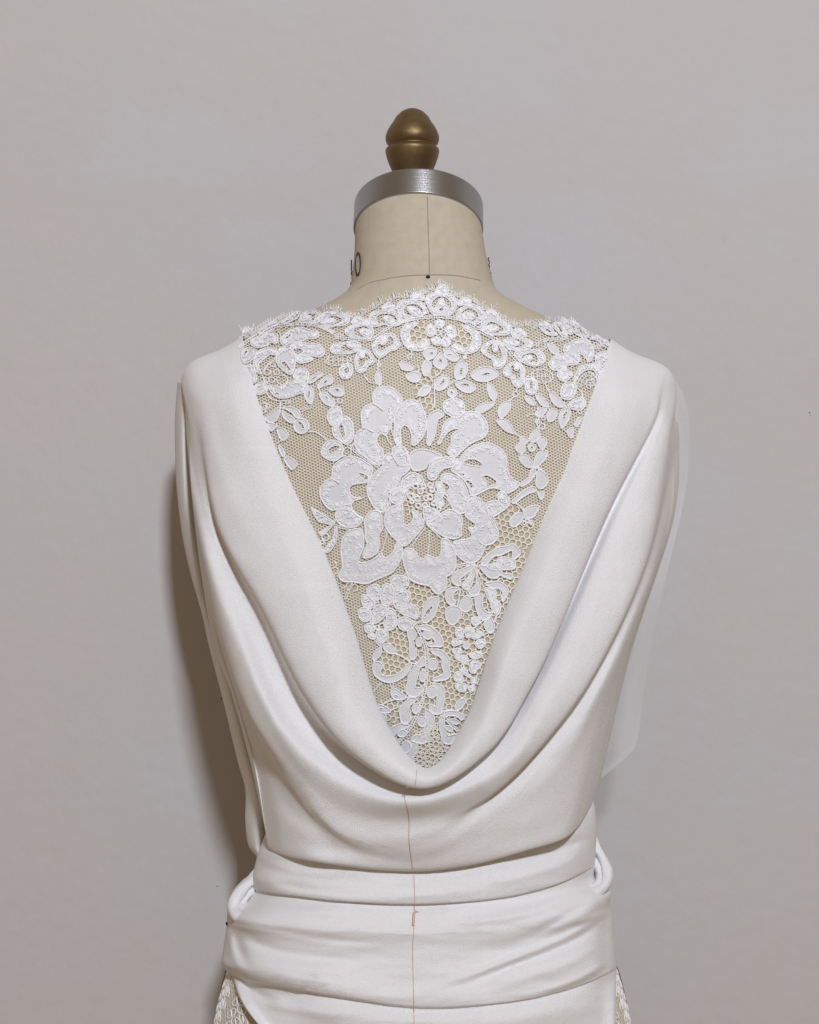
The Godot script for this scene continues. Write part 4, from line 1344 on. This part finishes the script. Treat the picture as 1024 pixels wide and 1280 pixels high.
	ladder(E, [660, 560, 730, 500, 820, 480, 920, 470, 1000, 450], 2.4, 2.4, 0.75)
	ladder(E, [680, 580, 740, 590, 790, 540, 760, 490], 2.0, 2.6, 0.65)
	for q in [[B, 200, 872, 132, 52, -6], [E, 740, 868, 115, 72, 5]]:
		ring(q[0], q[1], q[2], q[3], q[4], q[5], 0.8)
		for k in 5:
			var x: float = q[1] + (k - 2) * q[3] * 0.38
			strand("cord", q[0], [x, q[2] - q[4] * 0.85, x - 6, q[2], x + 4, q[2] + q[4] * 0.85], 0.55)
		strand("cord", q[0], [q[1] - q[3] * 0.7, q[2] + 6, q[1], q[2] - 2, q[1] + q[3] * 0.7, q[2] + 4], 0.65)
	# ---- medallion under the middle of the border
	motif("crescent", C, [12, 640, 30, 570, 80, 525, 170, 508, 182, 535, 120, 580, 100, 640, 120, 710, 180, 742, 250, 690, 302, 700, 312, 750, 240, 802, 150, 807, 80, 782, 30, 712], [], 4.0, 0.9)
	motif("crescent", C, [690, 540, 760, 570, 830, 620, 857, 690, 842, 780, 780, 827, 700, 842, 610, 822, 558, 770, 590, 740, 640, 760, 700, 790, 760, 750, 772, 680, 740, 620, 690, 590], [], 4.0, 0.9)
	for q in [[280, 560, 320, 530, 370, 560, 360, 640, 310, 655, 285, 620], [370, 500, 420, 480, 470, 510, 450, 560, 390, 560], [490, 560, 550, 545, 590, 590, 590, 660, 530, 680, 500, 630], [330, 690, 390, 660, 440, 700, 420, 750, 360, 740], [440, 700, 490, 670, 540, 710, 510, 765, 450, 755]]:
		motif("floret_petal", C, q, [], 2.0, 0.8)
	for q in [[400, 620, 26], [460, 640, 24], [430, 585, 22], [515, 630, 18], [360, 620, 18], [490, 590, 16]]:
		ring(C, q[0], q[1], q[2])
	motif("floret_petal", C, [250, 830, 290, 780, 370, 780, 390, 830, 350, 890, 290, 902, 260, 870], [[315, 826, 360, 824, 352, 845, 320, 845]], 0.0, 0.9)
	motif("floret_petal", C, [470, 790, 540, 790, 600, 840, 627, 890, 580, 922, 510, 892, 475, 842], [[500, 842, 545, 842, 550, 858, 512, 860]], 0.0, 0.9)
	motif("floret_petal", C, [355, 930, 400, 860, 440, 830, 480, 880, 497, 950, 460, 1002, 390, 987], [[400, 922, 425, 885, 452, 918, 430, 945]], 0.0, 0.9)
	motif("leaf", C, [235, 990, 270, 930, 320, 940, 332, 1000, 290, 1042, 240, 1032], [], 0.0, 0.8)
	for q in [[120, 810, 130, 850, 110, 890], [700, 845, 690, 880, 660, 905], [300, 900, 310, 930], [440, 1000, 430, 1040, 380, 1080]]:
		strand("stem", C, q, 1.0)
	ring(C, 690, 878, 16)
	# ---- below the rose: lily at the right edge
	for q in [[[205, 540, 240, 480, 330, 430, 420, 390, 450, 400, 410, 450, 330, 510, 290, 560, 300, 610, 240, 600], 0.0], [[435, 400, 470, 400, 482, 500, 512, 580, 500, 680, 450, 720, 410, 710, 380, 660, 440, 640, 470, 560, 465, 470], 0.0], [[320, 600, 370, 540, 430, 450, 440, 520, 420, 600, 380, 650, 330, 640], 4.0],
			[[140, 720, 170, 650, 230, 630, 290, 640, 240, 680, 210, 740, 250, 790, 220, 815, 170, 800], 0.0], [[290, 830, 300, 790, 360, 720, 410, 750, 425, 810, 390, 880, 340, 890, 300, 860], 0.0], [[140, 900, 180, 840, 240, 830, 290, 850, 312, 910, 280, 980, 220, 1032, 170, 1002], 0.0],
			[[520, 390, 560, 310, 640, 240, 720, 200, 790, 190, 850, 170, 912, 210, 932, 270, 890, 320, 850, 320, 850, 240, 790, 260, 720, 290, 660, 300, 610, 350, 570, 400], 0.0], [[500, 400, 560, 400, 620, 440, 720, 450, 760, 480, 840, 490, 840, 540, 760, 520, 720, 500, 680, 532, 600, 522, 540, 462], 0.0], [[590, 400, 680, 370, 740, 310, 850, 330, 882, 360, 870, 430, 790, 440, 640, 440], 5.0],
			[[560, 590, 640, 570, 720, 570, 802, 640, 790, 720, 750, 780, 730, 740, 750, 690, 710, 640, 640, 640, 600, 620], 0.0], [[560, 640, 640, 650, 680, 690, 660, 760, 720, 800, 720, 880, 690, 922, 640, 880, 620, 800, 580, 720], 5.0], [[458, 760, 490, 710, 540, 710, 530, 780, 540, 850, 590, 900, 640, 888, 620, 930, 550, 982, 500, 942, 470, 870], 0.0], [[415, 970, 430, 948, 490, 955, 508, 1000, 460, 1035, 425, 1015], 0.0]]:
		motif("lily_petal", U, q[0], [], q[1], 0.85)
	for q in [[455, 385, 480, 440, 540, 540, 620, 580], [300, 640, 290, 720, 270, 830], [360, 680, 390, 720, 440, 725, 500, 690], [690, 690, 640, 760, 620, 850], [655, 1000, 670, 960, 690, 920]]:
		strand("stem", U, q, 1.0)
	# small flower
	for q in [[500, 110, 540, 80, 620, 80, 680, 110, 690, 180, 640, 220, 560, 240, 515, 190], [400, 240, 430, 180, 470, 165, 510, 190, 530, 270, 520, 340, 470, 400, 420, 380, 395, 320], [540, 260, 600, 220, 670, 240, 710, 300, 690, 350, 640, 400, 570, 430, 535, 380], [250, 230, 290, 185, 350, 175, 390, 220, 395, 300, 360, 340, 300, 330, 260, 280],
			[190, 330, 220, 285, 270, 300, 320, 350, 330, 400, 280, 430, 220, 410], [160, 480, 180, 430, 250, 420, 290, 450, 280, 540, 230, 570, 180, 540], [290, 510, 320, 440, 380, 390, 450, 410, 450, 490, 400, 550, 330, 590, 285, 570], [450, 480, 490, 430, 540, 450, 560, 530, 560, 610, 500, 660, 440, 640, 430, 590, 460, 550],
			[580, 440, 640, 410, 710, 390, 780, 420, 800, 490, 770, 540, 690, 510, 630, 490], [570, 560, 640, 520, 700, 540, 750, 580, 720, 640, 660, 665, 600, 640], [225, 620, 260, 590, 320, 610, 330, 660, 280, 690, 235, 670], [350, 680, 430, 650, 475, 690, 460, 750, 410, 800, 370, 760], [260, 730, 290, 690, 340, 720, 320, 755]]:
		motif("blossom_petal", V, q, [], 2.8, 0.9)
	strand("cord", V, [600, 260, 650, 250, 680, 300, 640, 340], 0.8, 1.6)
	for q in [[350, 348, 20], [410, 625, 36], [360, 632, 22], [510, 370, 18], [460, 420, 16]]:
		ring(V, q[0], q[1], q[2])
	motif("leaf", V, [830, 540, 840, 440, 880, 360, 950, 310, 1010, 310, 1000, 400, 970, 500, 900, 570, 850, 580], [[852, 530, 880, 452, 938, 402, 940, 440, 890, 510]], 0.0, 0.8)
	motif("leaf", V, [310, 960, 340, 880, 400, 840, 400, 910, 340, 980], [], 0.0, 0.7)
	motif("leaf", V, [420, 830, 460, 800, 520, 830, 550, 890, 530, 912, 460, 892], [], 0.0, 0.7)
	ladder(V, [330, 750, 370, 800, 410, 825], 2.4, 2.6, 0.7)
	ladder(V, [120, 150, 80, 190, 40, 270, 20, 330], 2.6, 3.4, 0.6)
	for q in [[530, 905, 600, 930, 660, 965, 720, 1010], [320, 980, 330, 1030], [730, 640, 770, 590, 830, 560]]:
		strand("stem", V, q, 1.0)
	# heart-shaped curl
	motif("curl", X, [140, 450, 160, 405, 210, 400, 250, 440, 238, 470, 222, 500, 240, 540, 300, 552, 380, 537, 450, 492, 510, 420, 545, 412, 545, 460, 500, 530, 420, 590, 330, 620, 240, 602, 170, 552, 145, 500], [], 0.0, 0.8)
	ring(X, 342, 645, 16, 26, 0.0, 0.8)
	# feathered spray with a seam of cords up its middle
	for q in [[[510, 80, 570, 50, 600, 110, 590, 150, 568, 170, 580, 230, 600, 290, 592, 360, 545, 372, 530, 300, 530, 200], [632, 190, 34, 48, 10]], [[640, 20, 720, 8, 800, 60, 860, 120, 887, 190, 870, 237, 800, 237, 730, 232, 740, 207, 800, 195, 760, 120, 700, 62, 650, 52], [720, 112, 50, 44, 30]],
			[[760, 270, 850, 268, 920, 320, 957, 390, 950, 470, 967, 530, 930, 582, 850, 602, 780, 602, 790, 570, 870, 545, 890, 500, 870, 440, 880, 380, 840, 340, 780, 310], [778, 425, 52, 62, 0]], [[780, 630, 850, 638, 902, 700, 897, 790, 882, 880, 850, 952, 790, 952, 738, 890, 760, 850, 810, 882, 820, 800, 820, 720, 790, 660], [765, 720, 55, 64, 0]],
			[[600, 430, 680, 348, 692, 430, 640, 460, 622, 530, 602, 600, 590, 670, 640, 672, 692, 640, 660, 720, 600, 772, 530, 762, 488, 700, 510, 620, 520, 540, 560, 480], [672, 550, 36, 62, 5]], [[430, 990, 430, 900, 480, 830, 540, 780, 602, 790, 580, 830, 540, 860, 520, 930, 542, 1000, 500, 1062, 450, 1050], [602, 892, 42, 56, 20]]]:
		motif("spray_leaf", X, q[0], [], 0.0, 0.85)
		seed_bead(X, q[1][0], q[1][1], q[1][2], q[1][3], q[1][4])
	for q in [[[230, 400, 270, 340, 340, 300, 400, 300, 422, 320, 370, 350, 310, 382, 280, 430, 270, 442, 240, 432], [362, 380, 40, 32, -10]], [[560, 180, 590, 190, 632, 240, 627, 310, 590, 380, 585, 430, 550, 467, 490, 462, 438, 440, 470, 400, 530, 392, 550, 330, 558, 260], [535, 280, 42, 44, 0]], [[430, 450, 480, 460, 497, 510, 470, 570, 430, 622, 390, 612, 400, 560, 430, 530, 440, 490], [395, 498, 38, 48, 10]]]:
		motif("spray_leaf", Y, q[0], [], 0.0, 0.85)
		seed_bead(Y, q[1][0], q[1][1], q[1][2], q[1][3], q[1][4])
	ladder(X, [600, 20, 650, 110, 695, 220, 712, 350, 713, 500, 700, 640, 675, 780, 640, 900, 590, 1010, 530, 1110, 450, 1210, 380, 1290], 2.9, 2.5, 0.85)
	strand("cord", Y, [265, 460, 300, 520, 345, 560], 0.9)
	motif("leaf", X, [335, 700, 360, 680, 420, 710, 482, 770, 470, 800, 390, 802, 340, 762], [[365, 755, 400, 752, 412, 774, 385, 774]], 0.0, 0.8)
	motif("leaf", X, [180, 870, 240, 860, 322, 908, 322, 940, 220, 942, 190, 910], [[192, 892, 245, 890, 240, 908, 205, 905]], 0.0, 0.8)
	motif("leaf", X, [200, 960, 270, 950, 280, 1010, 240, 1090, 200, 1050], [[215, 985, 245, 985, 235, 1030, 215, 1020]], 0.0, 0.8)
	for q in [[480, 785, 540, 770, 600, 775], [230, 860, 340, 810, 380, 800], [320, 925, 390, 890, 450, 860], [150, 720, 200, 660, 240, 630], [540, 410, 600, 420, 640, 380]]:
		strand("stem", X, q, 1.0)
	# spray in the right-hand tip
	for q in [[715, 210, 760, 190, 830, 198, 882, 240, 862, 272, 830, 242, 760, 230, 738, 245], [672, 300, 690, 230, 720, 260, 722, 330, 750, 400, 800, 388, 822, 400, 790, 462, 730, 472, 700, 430], [810, 150, 840, 100, 890, 88, 892, 130, 850, 182, 815, 187]]:
		motif("leaf", Y, q, [], 0.0, 0.8)
	seed_bead(Y, 760, 340, 36, 20, 35)
	seed_bead(Y, 805, 280, 40, 20, 20)
	ladder(Y, [690, 215, 740, 270, 800, 330, 850, 375], 2.6, 2.8, 0.8)
	strand("stem", Y, [690, 215, 720, 190, 800, 185], 1.0)
	strand("stem", Y, [790, 460, 770, 510, 760, 560], 1.0)
	# ---- daisy and half daisy near the right edge
	for q in [[400, 330, 410, 260, 470, 250, 500, 290, 490, 370, 450, 390], [520, 270, 570, 245, 640, 270, 620, 330, 570, 380, 530, 350], [640, 340, 690, 290, 740, 310, 720, 360, 660, 390, 610, 380], [650, 450, 700, 400, 780, 410, 780, 460, 730, 510, 680, 500], [580, 600, 640, 560, 720, 560, 720, 620, 650, 650, 600, 630],
			[460, 640, 500, 600, 550, 620, 560, 680, 510, 710, 470, 690], [390, 620, 440, 590, 462, 640, 450, 670, 410, 650], [360, 540, 420, 510, 480, 530, 460, 580, 390, 580], [350, 430, 400, 390, 460, 420, 490, 440, 400, 480, 360, 470], [580, 760, 600, 690, 650, 670, 700, 710, 680, 780, 640, 830, 590, 810],
			[380, 870, 420, 810, 480, 850, 500, 930, 440, 940, 390, 920], [450, 790, 520, 760, 570, 850, 580, 890, 520, 850, 470, 830], [600, 900, 660, 890, 660, 960, 610, 970], [400, 980, 460, 950, 540, 990, 520, 1060, 430, 1050], [560, 1010, 640, 990, 640, 1050, 590, 1070], [610, 150, 650, 115, 700, 130, 700, 180, 640, 205]]:
		motif("daisy_petal", W, q, [], 1.5, 0.8)
	seed_bead(W, 535, 475, 40, 44)
	ring(W, 487, 740, 18)
	for q in [[540, 250, 640, 250, 700, 200, 760, 150], [740, 350, 800, 320, 860, 300], [600, 880, 540, 840, 480, 780], [690, 780, 720, 740, 740, 700], [580, 600, 540, 560]]:
		strand("stem", W, q, 0.9)
	motif("leaf", W, [760, 200, 800, 150, 850, 120, 890, 200, 890, 280, 850, 320, 800, 290], [], 0.0, 0.8)
	# ---- right edge beside the rose
	for q in [[710, 400, 720, 310, 770, 280, 820, 320, 862, 400, 840, 470, 780, 522, 730, 512, 703, 460], [400, 690, 470, 620, 560, 540, 660, 498, 712, 530, 690, 562, 600, 592, 500, 662, 430, 712], [560, 800, 620, 750, 740, 740, 710, 830, 660, 892, 600, 892, 558, 850], [370, 950, 400, 890, 460, 840, 550, 838, 540, 910, 480, 982, 420, 1012, 380, 992],
			[640, 300, 690, 250, 700, 330, 640, 420, 560, 482, 505, 485, 560, 425, 620, 370], [740, 580, 800, 560, 800, 620, 770, 662, 738, 620]]:
		motif("leaf", I, q, [], 0.0, 0.8)
	for q in [[430, 700, 500, 740, 555, 820], [700, 250, 760, 280, 830, 330], [710, 530, 730, 580, 770, 660], [650, 240, 690, 260], [560, 890, 620, 930, 650, 990]]:
		strand("stem", I, q, 1.2)
	for q in [[600, 930, 30], [640, 950, 22], [560, 960, 20]]:
		ring(I, q[0], q[1], q[2])
	# ---- left edge beside the rose
	for q in [[0, 350, 60, 388, 150, 440, 222, 500, 220, 522, 130, 502, 60, 470], [120, 782, 160, 720, 220, 640, 230, 540, 252, 560, 242, 680, 190, 772, 150, 792], [80, 602, 130, 562, 200, 530, 170, 572, 110, 622]]:
		motif("leaf", Q, q, [], 1.5, 0.8)
	ring(Q, 140, 640, 34)
	ring(Q, 110, 690, 18)
	strand("stem", Q, [225, 510, 240, 450, 245, 400], 1.0)
	ladder(Q, [250, 530, 320, 550, 380, 555], 2.2, 3.0, 0.7)
	ladder(S, [430, 690, 480, 680, 560, 670, 600, 660], 2.4, 3.0, 0.7)
	ladder(S, [5, 400, -10, 520, 15, 560], 2.0, 3.0, 0.7)
	ladder(S, [730, 290, 760, 340, 790, 400], 2.2, 3.0, 0.7)
	ladder(Q, [690, 400, 760, 340, 770, 260, 760, 220, 830, 160, 900, 90], 2.2, 3.0, 0.7)
	fringe()


func scallop(t: Array, outer: Array, hole: Array, bead: Array) -> void:
	motif("scallop", t, outer, [hole], 2.0, 0.85)
	if bead.size():
		seed_bead(t, bead[0], bead[1], bead[2], bead[3], bead[4], 1.2)


func net_ground() -> void:
	var panel := poly([290, 436, 303, 418, 340, 398, 362, 390, 400, 393, 420, 394, 450, 394, 478, 382, 505, 369, 540, 360, 566, 366, 590, 374, 622, 394, 650, 404, 682, 402, 706, 404, 730, 414, 756, 428, 772, 436, 745, 520, 700, 620, 650, 745, 605, 870, 575, 950, 540, 985, 500, 960, 465, 880, 430, 780, 390, 680, 335, 570, 305, 500])
	var open := [
		poly([508, 408, 530, 404, 537, 424, 530, 434, 512, 434]), poly([570, 410, 588, 414, 594, 432, 580, 442, 564, 428]), poly([612, 652, 640, 632, 668, 640, 664, 690, 640, 682, 606, 694]),
		poly([488, 722, 520, 718, 560, 735, 575, 700, 610, 690, 662, 690, 650, 745, 628, 800, 605, 870, 580, 925, 548, 915, 530, 890, 520, 905, 488, 905, 470, 895, 478, 880, 505, 872, 508, 850, 470, 840, 466, 825, 480, 800, 470, 778, 492, 770, 498, 745]),
		poly([506, 606, 548, 604, 548, 640, 508, 642]), poly([516, 462, 540, 458, 548, 476, 540, 515, 520, 506]), poly([418, 705, 440, 715, 452, 728, 446, 745, 430, 730]),
	]
	var tip := poly([505, 938, 520, 915, 545, 905, 575, 920, 566, 950, 540, 985, 515, 965])
	var fine := fresh()
	net(panel, open + [tip], 4.0, 0.45, 0.46, 0.92, 0.0, fine)
	var o := add_mesh("fine_net", mesh_of([fine], [m_net]), null, lace)
	o.set_meta("kind", "stuff")
	var wide := fresh()
	for k in open.size():
		net(open[k], [], 7.4 if k != 4 else 6.0, 0.28, 0.85, 1.05, 0.0, wide)
	net(tip, [], 6.0, 0.5, 0.8, 1.0, 0.0, wide)
	net(tip, [], 6.0, 0.12, 0.7, 1.0, 0.5, wide)
	o = add_mesh("open_net", mesh_of([wide], [m_net]), null, lace)
	o.set_meta("kind", "stuff")


func fringe() -> void:      # eyelash threads along the scalloped edge
	var c := fresh()
	var top := loop2(poly([404, 392, 414, 388, 428, 394, 440, 398, 449, 397, 460, 390, 470, 386, 478, 380, 487, 379, 498, 372, 510, 373, 517, 367, 524, 366, 532, 368, 538, 364, 546, 358, 553, 357, 560, 362, 566, 369, 574, 372, 582, 374, 592, 378, 602, 385, 610, 390, 616, 389, 624, 398, 636, 408, 648, 410, 656, 408, 668, 412, 676, 404, 686, 404, 700, 402, 712, 404, 720, 405]), 1.1, false)
	for i in range(1, top.size() - 1):
		var q := top[i]
		var tan := (top[i + 1] - top[i - 1]).normalized()
		var up := Vector2(tan.y, -tan.x)
		var clump := 0.55 + 0.45 * sin(i * 0.42)
		if rng.randf() > 0.75:
			continue
		var len := rng.randf_range(3.0, 7.0) * (0.6 + clump * 0.8)
		var dir := (up * 0.55 + Vector2(0.0, -0.6)).normalized().rotated(rng.randf_range(-0.35, 0.35))
		var m := q + dir * len * 0.5 + Vector2(rng.randf_range(-0.6, 0.6), 0)
		cord_into(c, PackedVector2Array([q - dir * 1.5, m, q + dir * len]), rng.randf_range(0.28, 0.45), rng.randf_range(0.3, 1.0), false, 0.0)
	for k in 40:             # frayed tuft where the lace meets the left shoulder
		var q := Vector2(rng.randf_range(302, 316), rng.randf_range(413, 422))
		var b := q + Vector2(rng.randf_range(-6, 5), rng.randf_range(-10, -2))
		cord_into(c, PackedVector2Array([q, q.lerp(b, 0.5) + Vector2(rng.randf_range(-1, 1), 0), b]), 0.4, 1.0, false, 0.0)
	var o := add_mesh("eyelash_fringe", mesh_of([c], [m_cord]), null, lace)
	o.set_meta("kind", "stuff")


func build_small() -> void:
	var pin := thing("straight_pin", "black pin head pressed into the left side of the waist sash", "pin", P(284.5, 1154.5, 2.0))
	var s := SphereMesh.new()
	s.radius = 0.0017
	s.height = 0.0034
	s.radial_segments = 16
	s.rings = 8
	var o := add_mesh("pin_head", s, m_ink, pin)
	o.position = Vector3.ZERO
	var sh := CylinderMesh.new()
	sh.top_radius = 0.0003
	sh.bottom_radius = 0.0003
	sh.height = 0.02
	var o2 := add_mesh("pin_shaft", sh, m_steel, pin)
	o2.rotation_degrees = Vector3(0, 0, 70)
	o2.position = Vector3(0.0095, 0.0035, 0)
